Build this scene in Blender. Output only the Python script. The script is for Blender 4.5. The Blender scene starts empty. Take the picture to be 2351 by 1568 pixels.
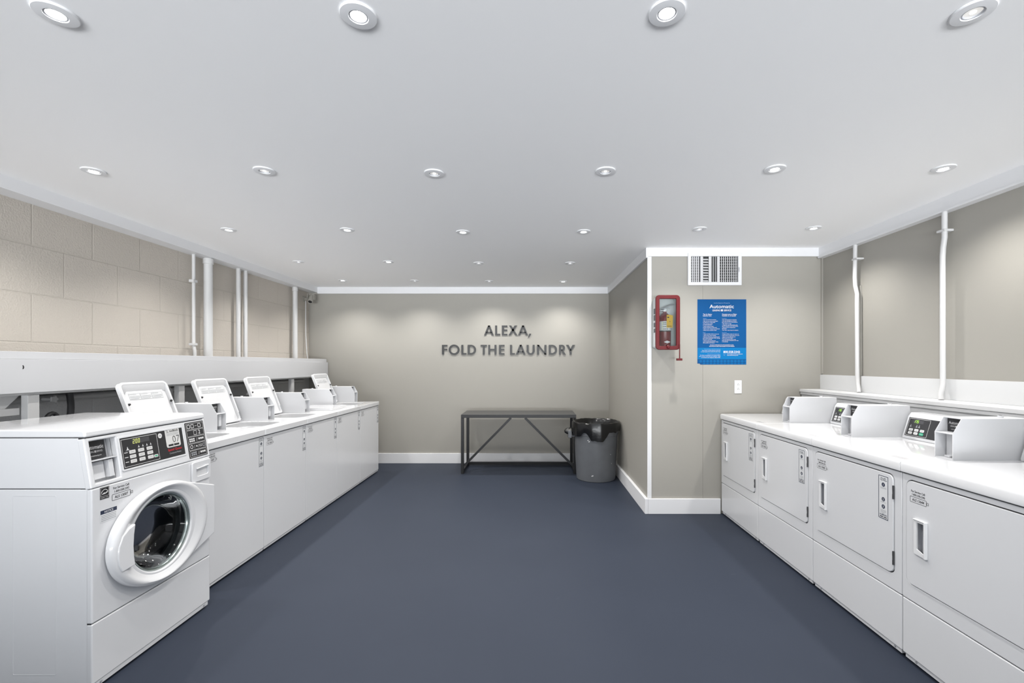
import bpy, bmesh, math, random
from mathutils import Vector, Matrix

random.seed(7)
scene = bpy.context.scene
COL = scene.collection

# ------------------------------------------------------------------ camera, world, exposure
W_PX, H_PX = 2351, 1568
F_PX, VPX, VPY, EYE = 1045.0, 1222.0, 836.0, 1.4
cam_d = bpy.data.cameras.new('camera')
cam = bpy.data.objects.new('camera', cam_d)
COL.objects.link(cam)
cam.location = (0, 0, EYE)
cam.rotation_euler = (math.pi / 2, 0, 0)
cam_d.sensor_width = 36.0
cam_d.lens = 36.0 * F_PX / W_PX
cam_d.shift_x = -(VPX - W_PX / 2) / W_PX
cam_d.shift_y = (VPY - H_PX / 2) / W_PX
cam_d.clip_start = 0.05
scene.camera = cam

scene.view_settings.view_transform = 'Standard'
scene.view_settings.look = 'None'
scene.view_settings.gamma = 1.0
scene.view_settings.exposure = 0.82
scene.view_settings.use_curve_mapping = False

world = bpy.data.worlds.new('daylight')
scene.world = world
world.use_nodes = True
wbg = world.node_tree.nodes['Background']
wbg.inputs[0].default_value = (0.90, 0.95, 1.0, 1)
wbg.inputs[1].default_value = 0.62

DAY_POWER = 6.0       # daylight through the open front behind the camera
SPOT_POWER = 28.0       # one recessed downlight

REAR_Y = -1.9
dl = bpy.data.lights.new('daylight_opening', 'AREA')
dl.shape = 'RECTANGLE'
dl.size, dl.size_y = 5.4, 2.3
dl.energy = DAY_POWER
dl.color = (0.93, 0.965, 1.0)
dlo = bpy.data.objects.new('daylight_opening', dl)
dlo.location = (-0.2, REAR_Y + 0.02, 1.2)
dlo.rotation_euler = (math.pi / 2, 0, 0)
COL.objects.link(dlo)
CEILING_FILL_POWER = 11500.0      # unseen upward lamp added outside the opening to brighten the ceiling
pl = bpy.data.lights.new('ceiling_fill_lamp', 'AREA')
pl.shape = 'RECTANGLE'
pl.size, pl.size_y = 12.0, 16.0
pl.energy = CEILING_FILL_POWER
pl.color = (0.95, 0.975, 1.0)
plo = bpy.data.objects.new('ceiling_fill_lamp', pl)
plo.location = (-0.2, REAR_Y - 12.6, 0.02)
plo.rotation_euler = (math.pi, 0, 0)
COL.objects.link(plo)

# ------------------------------------------------------------------ materials
def mat(name, col, rough=0.5, metal=0.0, coat=0.0, emit=None, estr=0.0, bump=0.0, bscale=200.0, spec=0.5, var=0.0, vscale=6.0):
    m = bpy.data.materials.new(name)
    m.use_nodes = True
    nt = m.node_tree
    b = nt.nodes['Principled BSDF']
    b.inputs['Base Color'].default_value = (*col, 1)
    b.inputs['Roughness'].default_value = rough
    b.inputs['Metallic'].default_value = metal
    b.inputs['Specular IOR Level'].default_value = spec
    if coat:
        b.inputs['Coat Weight'].default_value = coat
        b.inputs['Coat Roughness'].default_value = 0.06
    if emit:
        b.inputs['Emission Color'].default_value = (*emit, 1)
        b.inputs['Emission Strength'].default_value = estr
    tc = None
    if bump or var:
        tc = nt.nodes.new('ShaderNodeTexCoord')
    if bump:
        n = nt.nodes.new('ShaderNodeTexNoise')
        n.inputs['Scale'].default_value = bscale
        n.inputs['Detail'].default_value = 3
        nt.links.new(tc.outputs['Object'], n.inputs['Vector'])
        bp = nt.nodes.new('ShaderNodeBump')
        bp.inputs['Strength'].default_value = bump
        bp.inputs['Distance'].default_value = 0.002
        nt.links.new(n.outputs['Fac'], bp.inputs['Height'])
        nt.links.new(bp.outputs['Normal'], b.inputs['Normal'])
    if var:
        n2 = nt.nodes.new('ShaderNodeTexNoise')
        n2.inputs['Scale'].default_value = vscale
        n2.inputs['Detail'].default_value = 4
        nt.links.new(tc.outputs['Object'], n2.inputs['Vector'])
        mx = nt.nodes.new('ShaderNodeMix')
        mx.data_type = 'RGBA'
        mx.inputs['A'].default_value = (*[c * (1 - var) for c in col], 1)
        mx.inputs['B'].default_value = (*[min(1, c * (1 + var)) for c in col], 1)
        nt.links.new(n2.outputs['Fac'], mx.inputs['Factor'])
        nt.links.new(mx.outputs['Result'], b.inputs['Base Color'])
    return m

ENAMEL = mat('white_enamel', (0.65, 0.657, 0.675), 0.22, coat=0.3, bump=0.03, bscale=350)
ENAMEL_TOP = mat('white_enamel_top', (0.68, 0.685, 0.70), 0.12, coat=0.5)
PLASTIC = mat('white_plastic', (0.72, 0.725, 0.735), 0.35)
METERM = mat('meter_white', (0.60, 0.607, 0.625), 0.38, bump=0.03, bscale=400)
TRIM = mat('white_trim_paint', (0.74, 0.745, 0.76), 0.45)
FASCIA = mat('white_board_paint', (0.55, 0.555, 0.57), 0.5, bump=0.05, bscale=60, var=0.01)
PIPEM = mat('painted_pipe', (0.60, 0.60, 0.60), 0.4)
WALL = mat('beige_wall_paint', (0.335, 0.322, 0.290), 0.55, bump=0.08, bscale=120)
CEIL = mat('ceiling_paint', (0.91, 0.91, 0.915), 0.6)
STUDM = mat('stud_paint', (0.52, 0.52, 0.52), 0.55, var=0.04, vscale=12)
BLACK = mat('black_ink', (0.012, 0.012, 0.014), 0.5)
NAVY = mat('navy_ink', (0.012, 0.02, 0.05), 0.5)
OVERLAY = mat('black_overlay', (0.025, 0.025, 0.027), 0.35)
WHITE_INK = mat('white_ink', (0.66, 0.66, 0.66), 0.5)
GREY_INK = mat('grey_ink', (0.30, 0.31, 0.33), 0.5)
RED_INK = mat('red_ink', (0.45, 0.02, 0.03), 0.5)
GREEN_INK = mat('green_button', (0.03, 0.40, 0.22), 0.4)
LED = mat('led_digits', (0.2, 0.4, 0.05), 0.5, emit=(0.42, 1.0, 0.03), estr=0.72)
LED_PALE = mat('led_digits_pale', (0.3, 0.32, 0.1), 0.5, emit=(0.55, 0.60, 0.14), estr=0.5)
LED_OFF = mat('display_window', (0.06, 0.06, 0.065), 0.2)
BUTTON = mat('button_white', (0.60, 0.60, 0.59), 0.45)
STICKER = mat('sticker_white', (0.66, 0.67, 0.68), 0.45)
RUBBER = mat('black_rubber', (0.02, 0.02, 0.02), 0.6)
SHADOWGAP = mat('gasket_and_gap_shade', (0.03, 0.03, 0.033), 0.7)  # dark colour standing in for shade in panel gaps; also the door gasket
CHROME = mat('chrome', (0.75, 0.76, 0.78), 0.12, metal=1.0)
STEEL = mat('drum_steel', (0.55, 0.56, 0.58), 0.25, metal=1.0)
DARKPL = mat('dark_drum_plastic', (0.03, 0.03, 0.033), 0.25)
GREYPL = mat('grey_handle_cup', (0.42, 0.43, 0.46), 0.4)
TABLEM = mat('black_steel', (0.014, 0.0145, 0.016), 0.42, metal=0.0, bump=0.03)
TABLETOP = mat('charcoal_top', (0.038, 0.039, 0.041), 0.32)
CANM = mat('grey_can_plastic', (0.120, 0.127, 0.138), 0.42, var=0.15, vscale=9, bump=0.05, bscale=80)
BAGM = mat('black_bag_film', (0.006, 0.006, 0.0065), 0.2, bump=0.7, bscale=16)
RED = mat('red_plastic', (0.105, 0.005, 0.008), 0.4, spec=.3)
EXT_RED = mat('extinguisher_red', (0.15, 0.005, 0.008), 0.3, spec=.4)
YELLOW = mat('yellow_tag', (0.62, 0.38, 0.02), 0.5)
PALEGREEN = mat('label_yellow_green', (0.55, 0.60, 0.20), 0.5)
CABWHITE = mat('cabinet_white', (0.62, 0.64, 0.64), 0.4)
LETTER = mat('black_lettering', (0.012, 0.012, 0.012), 0.38)
BLUE1 = mat('poster_blue', (0.002, 0.070, 0.225), 0.5, spec=.15)
BLUE2 = mat('poster_light_blue', (0.001, 0.145, 0.38), 0.5, spec=.15)
BLUE3 = mat('poster_dots', (0.002, 0.112, 0.31), 0.5, spec=.15)
PALEBLUE = mat('poster_pale_text', (0.20, 0.34, 0.55), 0.5)
VENTDARK = mat('vent_interior', (0.035, 0.036, 0.038), 0.8)
LENS_ON = mat('lens_lit', (0.9, 0.9, 0.9), 0.3, emit=(1.0, 0.985, 0.96), estr=9.0)
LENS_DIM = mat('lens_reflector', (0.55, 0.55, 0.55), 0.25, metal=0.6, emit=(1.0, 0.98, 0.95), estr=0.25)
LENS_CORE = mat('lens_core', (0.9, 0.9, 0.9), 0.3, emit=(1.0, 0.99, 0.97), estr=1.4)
HOSE = mat('black_hose', (0.03, 0.03, 0.032), 0.5)
TUBM = mat('tub_grey', (0.10, 0.10, 0.105), 0.4, metal=0.3)

def glass_mat(name, tint=(0.9, 0.95, 0.95), refl=1.0):
    m = bpy.data.materials.new(name)
    m.use_nodes = True
    nt = m.node_tree
    nt.nodes.clear()
    o = nt.nodes.new('ShaderNodeOutputMaterial')
    mix = nt.nodes.new('ShaderNodeMixShader')
    fr = nt.nodes.new('ShaderNodeFresnel')
    fr.inputs['IOR'].default_value = 1.5
    t = nt.nodes.new('ShaderNodeBsdfTransparent')
    t.inputs[0].default_value = (*tint, 1)
    g = nt.nodes.new('ShaderNodeBsdfGlossy')
    g.inputs['Roughness'].default_value = 0.02
    g.inputs['Color'].default_value = (refl, refl, refl, 1)
    nt.links.new(fr.outputs[0], mix.inputs[0])
    nt.links.new(t.outputs[0], mix.inputs[1])
    nt.links.new(g.outputs[0], mix.inputs[2])
    nt.links.new(mix.outputs[0], o.inputs[0])
    return m
GLASS = glass_mat('door_glass', (0.50, 0.54, 0.56), 0.40)
ACRYLIC = glass_mat('clear_acrylic', (0.92, 0.94, 0.94))

def floor_mat():
    m = bpy.data.materials.new('painted_floor')
    m.use_nodes = True
    nt = m.node_tree
    b = nt.nodes['Principled BSDF']
    tc = nt.nodes.new('ShaderNodeTexCoord')
    def noise(scale, detail, vec=None):
        n = nt.nodes.new('ShaderNodeTexNoise')
        n.inputs['Scale'].default_value = scale
        n.inputs['Detail'].default_value = detail
        nt.links.new(vec or tc.outputs['Object'], n.inputs['Vector'])
        return n
    n1 = noise(1.3, 4)
    mp = nt.nodes.new('ShaderNodeMapping')
    mp.inputs['Scale'].default_value = (5.0, 16.0, 1.0)
    nt.links.new(tc.outputs['Object'], mp.inputs['Vector'])
    n2 = noise(1.0, 6, mp.outputs['Vector'])
    cr = nt.nodes.new('ShaderNodeValToRGB')
    cr.color_ramp.elements[0].position = 0.70
    cr.color_ramp.elements[1].position = 0.74
    nt.links.new(n2.outputs['Fac'], cr.inputs['Fac'])
    mx = nt.nodes.new('ShaderNodeMix'); mx.data_type = 'RGBA'
    mx.inputs['A'].default_value = (0.024, 0.030, 0.045, 1)
    mx.inputs['B'].default_value = (0.030, 0.037, 0.054, 1)
    nt.links.new(n1.outputs['Fac'], mx.inputs['Factor'])
    mx2 = nt.nodes.new('ShaderNodeMix'); mx2.data_type = 'RGBA'
    mx2.inputs['B'].default_value = (0.045, 0.052, 0.070, 1)
    sc = nt.nodes.new('ShaderNodeMath'); sc.operation = 'MULTIPLY'; sc.inputs[1].default_value = 0.35
    nt.links.new(cr.outputs['Color'], sc.inputs[0])
    nt.links.new(sc.outputs[0], mx2.inputs['Factor'])
    nt.links.new(mx.outputs['Result'], mx2.inputs['A'])
    nt.links.new(mx2.outputs['Result'], b.inputs['Base Color'])
    b.inputs['Roughness'].default_value = 0.5
    b.inputs['Specular IOR Level'].default_value = 0.12
    return m
FLOOR = floor_mat()

def block_mat():
    m = bpy.data.materials.new('painted_block_wall')
    m.use_nodes = True
    nt = m.node_tree
    b = nt.nodes['Principled BSDF']
    tc = nt.nodes.new('ShaderNodeTexCoord')
    sp = nt.nodes.new('ShaderNodeSeparateXYZ')
    nt.links.new(tc.outputs['Object'], sp.inputs[0])
    ay = nt.nodes.new('ShaderNodeMath'); ay.operation = 'ADD'; ay.inputs[1].default_value = -2.676 + 0.397 * 20
    az = nt.nodes.new('ShaderNodeMath'); az.operation = 'ADD'; az.inputs[1].default_value = -1.537 + 0.306 * 10
    nt.links.new(sp.outputs['Y'], ay.inputs[0])
    nt.links.new(sp.outputs['Z'], az.inputs[0])
    cb = nt.nodes.new('ShaderNodeCombineXYZ')
    nt.links.new(ay.outputs[0], cb.inputs[0])
    nt.links.new(az.outputs[0], cb.inputs[1])
    br = nt.nodes.new('ShaderNodeTexBrick')
    br.inputs['Scale'].default_value = 1.0
    br.inputs['Brick Width'].default_value = 0.397
    br.inputs['Row Height'].default_value = 0.306
    br.inputs['Mortar Size'].default_value = 0.006
    br.inputs['Mortar Smooth'].default_value = 0.6
    br.inputs['Color1'].default_value = (0.51, 0.47, 0.42, 1)
    br.inputs['Color2'].default_value = (0.50, 0.462, 0.412, 1)
    br.inputs['Mortar'].default_value = (0.47, 0.435, 0.385, 1)
    nt.links.new(cb.outputs[0], br.inputs['Vector'])
    lt = nt.nodes.new('ShaderNodeMath'); lt.operation = 'LESS_THAN'; lt.inputs[1].default_value = 1.42
    nt.links.new(sp.outputs['Z'], lt.inputs[0])
    gm = nt.nodes.new('ShaderNodeMix'); gm.data_type = 'RGBA'
    gm.inputs['B'].default_value = (0.48, 0.48, 0.48, 1)
    nt.links.new(lt.outputs[0], gm.inputs['Factor'])
    nt.links.new(br.outputs['Color'], gm.inputs['A'])
    nt.links.new(gm.outputs['Result'], b.inputs['Base Color'])
    n = nt.nodes.new('ShaderNodeTexNoise')
    n.inputs['Scale'].default_value = 95
    n.inputs['Detail'].default_value = 4
    nt.links.new(tc.outputs['Object'], n.inputs['Vector'])
    sub = nt.nodes.new('ShaderNodeMath'); sub.operation = 'MULTIPLY_ADD'
    sub.inputs[1].default_value = -0.8
    nt.links.new(br.outputs['Fac'], sub.inputs[0])
    nt.links.new(n.outputs['Fac'], sub.inputs[2])
    bp = nt.nodes.new('ShaderNodeBump')
    bp.inputs['Strength'].default_value = 0.55
    bp.inputs['Distance'].default_value = 0.006
    nt.links.new(sub.outputs[0], bp.inputs['Height'])
    nt.links.new(bp.outputs['Normal'], b.inputs['Normal'])
    b.inputs['Roughness'].default_value = 0.55
    return m
BLOCK = block_mat()

# ------------------------------------------------------------------ mesh helpers
_text_cache = {}
def text_geo(s, bold=0.0):
    k = (s, bold)
    if k in _text_cache:
        return _text_cache[k]
    cu = bpy.data.curves.new('t', 'FONT')
    cu.body = s
    cu.size = 1.0
    cu.resolution_u = 2
    cu.offset = bold
    o = bpy.data.objects.new('t', cu)
    me = o.to_mesh()
    vs = [tuple(v.co) for v in me.vertices]
    fs = [tuple(p.vertices) for p in me.polygons]
    o.to_mesh_clear()
    bpy.data.objects.remove(o)
    bpy.data.curves.remove(cu)
    _text_cache[k] = (vs, fs)
    return _text_cache[k]

class Frame:
    """a plane: origin, right, up and outward normal"""
    def __init__(s, o, u, v):
        s.o, s.u, s.v = Vector(o), Vector(u).normalized(), Vector(v).normalized()
        s.n = s.u.cross(s.v)
    def __call__(s, a, b, c=0.0):
        return s.o + s.u * a + s.v * b + s.n * c

def front(y):                      # a machine's front plane in its own coordinates
    return Frame((0, y, 0), (1, 0, 0), (0, 0, 1))

def rrect(x0, x1, y0, y1, r, n=5):
    pts = []
    for cx, cy, a0 in ((x1 - r, y0 + r, -90), (x1 - r, y1 - r, 0), (x0 + r, y1 - r, 90), (x0 + r, y0 + r, 180)):
        for i in range(n + 1):
            a = math.radians(a0 + 90 * i / n)
            pts.append((cx + r * math.cos(a), cy + r * math.sin(a)))
    return pts

def circle(cx, cy, r, n=48, a0=0.0):
    return [(cx + r * math.cos(a0 + 2 * math.pi * i / n), cy + r * math.sin(a0 + 2 * math.pi * i / n)) for i in range(n)]

SEG = {'0': 'abcdef', '1': 'bc', '2': 'abged', '5': 'afgcd', '7': 'abc'}
def digits(mb, fr, s, a, b, h, c, m, slant=.12):
    w, t = h * .46, h * .11
    R = {'a': (0, h - t, w, h), 'g': (0, h / 2 - t / 2, w, h / 2 + t / 2), 'd': (0, 0, w, t), 'f': (0, h / 2, t, h), 'b': (w - t, h / 2, w, h), 'e': (0, 0, t, h / 2), 'c': (w - t, 0, w, h / 2)}
    for i, ch in enumerate(s):
        x = a + i * h * .68
        for k in SEG[ch]:
            p = R[k]
            mb.add([fr(x + px + slant * py, b + py, c) for px, py in ((p[0], p[1]), (p[2], p[1]), (p[2], p[3]), (p[0], p[3]))], [(0, 1, 2, 3)], m)

class MB:
    def __init__(s):
        s.v, s.f, s.m = [], [], []
    def add(s, vs, fs, m=0):
        b = len(s.v)
        s.v += [tuple(v) for v in vs]
        for f in fs:
            s.f.append(tuple(b + i for i in f)); s.m.append(m)
        return s
    def box(s, x0, x1, y0, y1, z0, z1, m=0, skip=()):
        vs = [(x, y, z) for x in (x0, x1) for y in (y0, y1) for z in (z0, z1)]
        fs = {'x0': (0, 1, 3, 2), 'x1': (4, 6, 7, 5), 'y0': (0, 4, 5, 1), 'y1': (2, 3, 7, 6), 'z0': (0, 2, 6, 4), 'z1': (1, 5, 7, 3)}
        return s.add(vs, [f for k, f in fs.items() if k not in skip], m)
    def prism(s, fr, pts, c0, c1, m=0):
        n = len(pts)
        vs = [fr(a, b, c0) for a, b in pts] + [fr(a, b, c1) for a, b in pts]
        fs = [tuple(range(n)), tuple(range(n, 2 * n))] + [(i, (i + 1) % n, n + (i + 1) % n, n + i) for i in range(n)]
        return s.add(vs, fs, m)
    def ring(s, fr, outer, inner, c0, c1, m=0, cin0=None):
        n = len(outer)
        vs = [fr(a, b, c0) for a, b in outer] + [fr(a, b, c0) for a, b in inner] + [fr(a, b, c1) for a, b in outer] + [fr(a, b, c1) for a, b in inner]
        fs = []
        for i in range(n):
            j = (i + 1) % n
            fs += [(i, j, n + j, n + i), (2 * n + i, 2 * n + j, 3 * n + j, 3 * n + i), (i, j, 2 * n + j, 2 * n + i), (n + i, n + j, 3 * n + j, 3 * n + i)]
        return s.add(vs, fs, m)
    def rect(s, fr, a0, a1, b0, b1, c=0.0, m=0):
        return s.add([fr(a0, b0, c), fr(a1, b0, c), fr(a1, b1, c), fr(a0, b1, c)], [(0, 1, 2, 3)], m)
    def poly(s, fr, pts, c=0.0, m=0):
        return s.add([fr(a, b, c) for a, b in pts], [tuple(range(len(pts)))], m)
    def outline(s, fr, a0, a1, b0, b1, t, c=0.0, m=0, r=0.0):
        if r:
            o, i = rrect(a0, a1, b0, b1, r, 3), rrect(a0 + t, a1 - t, b0 + t, b1 - t, max(r - t, 0.0002), 3)
        else:
            o = [(a0, b0), (a1, b0), (a1, b1), (a0, b1)]
            i = [(a0 + t, b0 + t), (a1 - t, b0 + t), (a1 - t, b1 - t), (a0 + t, b1 - t)]
        n = len(o)
        return s.add([fr(a, b, c) for a, b in o] + [fr(a, b, c) for a, b in i], [(k, (k + 1) % n, n + (k + 1) % n, n + k) for k in range(n)], m)
    def text(s, fr, t, a, b, size, c=0.0, m=0, align='L', width=None, bold=0.0):
        vs, fs = text_geo(t, bold)
        if not vs:
            return s
        x0, x1 = min(v[0] for v in vs), max(v[0] for v in vs)
        sx = size
        if width:
            sx = width / (x1 - x0)
        off = {'L': -x0, 'C': -(x0 + x1) / 2, 'R': -x1}[align]
        return s.add([fr(a + (v[0] + off) * sx, b + v[1] * size, c) for v in vs], fs, m)
    def tube(s, path, r, n=12, m=0, caps=True):
        path = [Vector(p) for p in path]
        rs = r if isinstance(r, (list, tuple)) else [r] * len(path)
        t0 = (path[1] - path[0]).normalized()
        ref = Vector((0, 0, 1)) if abs(t0.z) < 0.9 else Vector((1, 0, 0))
        nrm = t0.cross(ref).normalized()
        vs = []
        for i, p in enumerate(path):
            if i == 0: t = path[1] - path[0]
            elif i == len(path) - 1: t = path[-1] - path[-2]
            else: t = (path[i + 1] - p).normalized() + (p - path[i - 1]).normalized()
            t.normalize()
            nrm = (nrm - t * nrm.dot(t)).normalized()
            bn = t.cross(nrm)
            for k in range(n):
                a = 2 * math.pi * k / n
                vs.append(p + (nrm * math.cos(a) + bn * math.sin(a)) * rs[i])
        fs = []
        for i in range(len(path) - 1):
            for k in range(n):
                fs.append((i * n + k, i * n + (k + 1) % n, (i + 1) * n + (k + 1) % n, (i + 1) * n + k))
        if caps:
            fs += [tuple(range(n)), tuple(range((len(path) - 1) * n, len(path) * n))]
        return s.add(vs, fs, m)
    def lathe(s, prof, o, axis, n=32, m=0, close=False, fn=None):
        """prof: (radius, height along axis)"""
        axis = Vector(axis).normalized()
        ref = Vector((0, 0, 1)) if abs(axis.z) < 0.9 else Vector((1, 0, 0))
        e1 = ref.cross(axis).normalized(); e2 = axis.cross(e1)
        o = Vector(o)
        vs = []
        for j, (r, h) in enumerate(prof):
            for k in range(n):
                a = 2 * math.pi * k / n
                rr, hh = (r, h) if fn is None else fn(j, a, r, h)
                vs.append(o + axis * hh + (e1 * math.cos(a) + e2 * math.sin(a)) * rr)
        fs = []
        for j in range(len(prof) - 1):
            for k in range(n):
                fs.append((j * n + k, j * n + (k + 1) % n, (j + 1) * n + (k + 1) % n, (j + 1) * n + k))
        if close:
            fs += [tuple(range(n)), tuple(range((len(prof) - 1) * n, len(prof) * n))]
        return s.add(vs, fs, m)
    def mesh(s, name, mats, smooth=True, angle=35):
        me = bpy.data.meshes.new(name)
        me.from_pydata(s.v, [], s.f)
        for x in mats:
            me.materials.append(x)
        me.polygons.foreach_set('material_index', s.m)
        bm = bmesh.new(); bm.from_mesh(me)
        bmesh.ops.recalc_face_normals(bm, faces=bm.faces)
        bm.to_mesh(me); bm.free()
        if smooth:
            me.polygons.foreach_set('use_smooth', [True] * len(me.polygons))
            me.set_sharp_from_angle(angle=math.radians(angle))
        me.update()
        return me

_mesh_cache = {}
def obj(name, mb, mats, parent=None, bevel=0.0, seg=2, key=None, label=None, angle=35):
    if not isinstance(mats, (list, tuple)):
        mats = [mats]
    if key is not None and key in _mesh_cache:
        me = _mesh_cache[key]
    else:
        if callable(mb):
            mb = mb()
        me = mb.mesh(name, mats, angle=angle)
        if key is not None:
            _mesh_cache[key] = me
    o = bpy.data.objects.new(name, me)
    COL.objects.link(o)
    if parent is not None:
        o.parent = parent
    if bevel:
        md = o.modifiers.new('bevel', 'BEVEL')
        md.width = bevel; md.segments = seg
        md.limit_method = 'ANGLE'; md.angle_limit = math.radians(40)
        md.harden_normals = True
    if label:
        o['label'] = label
    return o

def thing(name, label, cat, loc=(0, 0, 0), rz=0.0, group=None):
    o = bpy.data.objects.new(name, None)
    o.empty_display_size = 0.1
    COL.objects.link(o)
    o.location = loc
    o.rotation_euler = (0, 0, rz)
    return tag(o, label, cat, group)

def tag(o, label, cat, group=None):
    o['label'] = label; o['category'] = cat
    if group:
        o['group'] = group
    return o

def struct(name, mb, mats, bevel=0.0):
    o = obj(name, mb, mats, None, bevel)
    o['kind'] = 'structure'
    return o

# ------------------------------------------------------------------ room dimensions
XL, XR = -3.16, 2.72            # side walls
YB = 6.44                       # back wall
YP, XP = 4.27, 1.083            # projecting wall: front plane and side plane
ZC = 2.487                      # ceiling
XWORLD = Frame((0, 0, 0), (1, 0, 0), (0, 0, 1))

struct('floor', MB().box(XL - .1, XR + .1, REAR_Y, YB + .1, -.08, 0), FLOOR)
struct('ceiling', MB().box(XL - .1, XR + .1, REAR_Y, YB + .1, ZC, ZC + .1), CEIL)
struct('wall_left', MB().box(XL - .1, XL, REAR_Y, YB + .1, 0, ZC), BLOCK)
struct('wall_back', MB().box(XL, XP, YB, YB + .1, 0, ZC), WALL)
struct('wall_projection_side', MB().box(XP, XP + .1, YP + .1, YB + .1, 0, ZC), WALL)
pw = MB().box(XP, XP + .515, YP, YP + .1, 0, ZC).box(XP + .5175, XR, YP, YP + .1, 0, ZC).box(XP + .514, XP + .519, YP + .003, YP + .1, 0, ZC)
struct('wall_projection_front', pw, WALL)
struct('wall_right', MB().box(XR, XR + .1, REAR_Y, YP + .1, 0, ZC), WALL)
# front of the room behind the camera: header and jambs round the wide opening
struct('wall_front', MB().box(XL, -2.95, REAR_Y - .1, REAR_Y, 0, ZC).box(2.55, XR, REAR_Y - .1, REAR_Y, 0, ZC).box(-2.95, 2.55, REAR_Y - .1, REAR_Y, 2.38, ZC), WALL)

# cornice boards and baseboards
struct('trim_1', MB().box(XL, -3.03, REAR_Y, YB, 2.409, ZC), TRIM)
struct('trim_2', MB().box(-3.03, XP, YB - .022, YB, 2.395, ZC), TRIM)
struct('trim_3', MB().box(XP - .02, XP, YP - .02, YB - .022, 2.395, ZC), TRIM)
struct('trim_4', MB().box(XP, XR - .045, YP - .02, YP, 2.407, ZC), TRIM)
struct('trim_5', MB().box(XR - .045, XR, REAR_Y, YP, 2.40, ZC).box(XR - .055, XR, REAR_Y, YP - .02, 2.388, 2.40), TRIM)
struct('trim_6', MB().box(XP - .004, XP + .034, YP - .006, YP, .145, 2.407), TRIM)
struct('trim_7', MB().box(XR - .014, XR, YP - .014, YP, 1.31, 2.40), WALL)
BAND = mat('band_paint', (0.64, 0.645, 0.65), 0.5)
struct('trim_8', MB().box(XR - .02, XR, REAR_Y, 3.74, 1.1685, 1.302).box(XR - .02, XR, 3.79, YP, 1.1685, 1.302), BAND)
struct('baseboard_back', MB().box(-2.9, XP - .02, YB - .018, YB, 0, .142), TRIM, .003)
struct('baseboard_projection_side', MB().box(XP - .03, XP, YP - .02, YB - .0185, 0, .142), TRIM, .003)
struct('baseboard_projection_front', MB().box(XP + .0005, 1.76, YP - .02, YP, 0, .142), TRIM, .003)

# ------------------------------------------------------------------ coin meter shared by washers and dryers
def automatic_label(mb, fr, a0, a1, b0, b1, mw, size=1.0):
    w, h = a1 - a0, b1 - b0
    cx = (a0 + a1) / 2
    mb.text(fr, 'Automatic', cx, b0 + h * .56, h * .30, .0006, mw, 'C', width=w * .84, bold=.012)
    mb.text(fr, 'LEASING', cx - w * .055, b0 + h * .36, h * .15, .0006, mw, 'R', width=w * .27)
    mb.text(fr, 'SERVICE', cx + w * .075, b0 + h * .36, h * .15, .0006, mw, 'L', width=w * .27)
    for dx in (0, 1):
        for dy in (0, 1):
            mb.rect(fr, cx - w * .03 + dx * w * .045, cx + w * .008 + dx * w * .045, b0 + h * .355 + dy * h * .06, b0 + h * .405 + dy * h * .06, .0006, mw)
    mb.text(fr, 'automaticleasing.com', cx, b0 + h * .15, h * .11, .0006, mw, 'C', width=w * .55)

def add_meter(root, xa, xb, yf, yb, z0, kind):
    side = [(yf, z0), (yf, z0 + .126), (yf + .043, z0 + .200), (yb, z0 + .200), (yb, z0)]
    fx = Frame((0, 0, 0), (0, 1, 0), (0, 0, 1))       # normal is +x
    def shell():
        m = MB()
        m.prism(fx, side, xa, xa + .004)
        m.prism(fx, side, xb - .004, xb)
        m.box(xa + .004, xb - .004, yf + .043, yb, z0 + .196, z0 + .200)
        m.box(xa + .004, xb - .004, yf + .0625, yb - .002, z0 + .002, z0 + .196)
        m.box(xa + .004, xb - .004, yf + .001, yf + .063, z0 + .122, z0 + .127)
        m.box(xa + .004, xb - .004, yf + .001, yf + .063, z0, z0 + .003)
        # lock escutcheon on the top and a slot pressed into the side
        m.lathe([(.0, .010), (.010, .010), (.012, .0), (.012, -.002)], ((xa + xb) / 2, yb - .09, z0 + .2), (0, 0, 1), 14)
        return m
    me = obj('coin_meter', shell, METERM, root, .0012, 2, key=('meter', kind))
    f = front(yf + .0625)
    def lab():
        m = MB()
        m.prism(f, [(xa + .005, z0 + .128), (xb - .005, z0 + .128), (xb - .005, z0 + .195), (xa + .005, z0 + .195)], .0003, .0012, 0)
        fr2 = front(yf + .0613)
        automatic_label(m, fr2, xa + .005, xb - .005, z0 + .128, z0 + .195, 1)
        return m
    obj('meter_label', lab, [OVERLAY, WHITE_INK], me, key=('meterlabel', kind), label='black label with white lettering')
    def slide():
        m = MB()
        m.box(xa + .008, xb - .040, yf + .052, yf + .062, z0 + .008, z0 + .117)
        m.box(xb - .036, xb - .010, yf + .028, yf + .062, z0 + .03, z0 + .115)
        m.box(xa + .02, xa + .05, yf + .03, yf + .06, z0 + .004, z0 + .012)
        return m
    obj('coin_slide', slide, [GREYPL if False else METERM], me, .0015, key=('slide', kind))
    obj('meter_lock', lambda: MB().box((xa + xb) / 2 - .006, (xa + xb) / 2 + .006, yb - .094, yb - .086, z0 + .2095, z0 + .2115), RUBBER, me, key=('mlock', kind))
    return me

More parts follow.
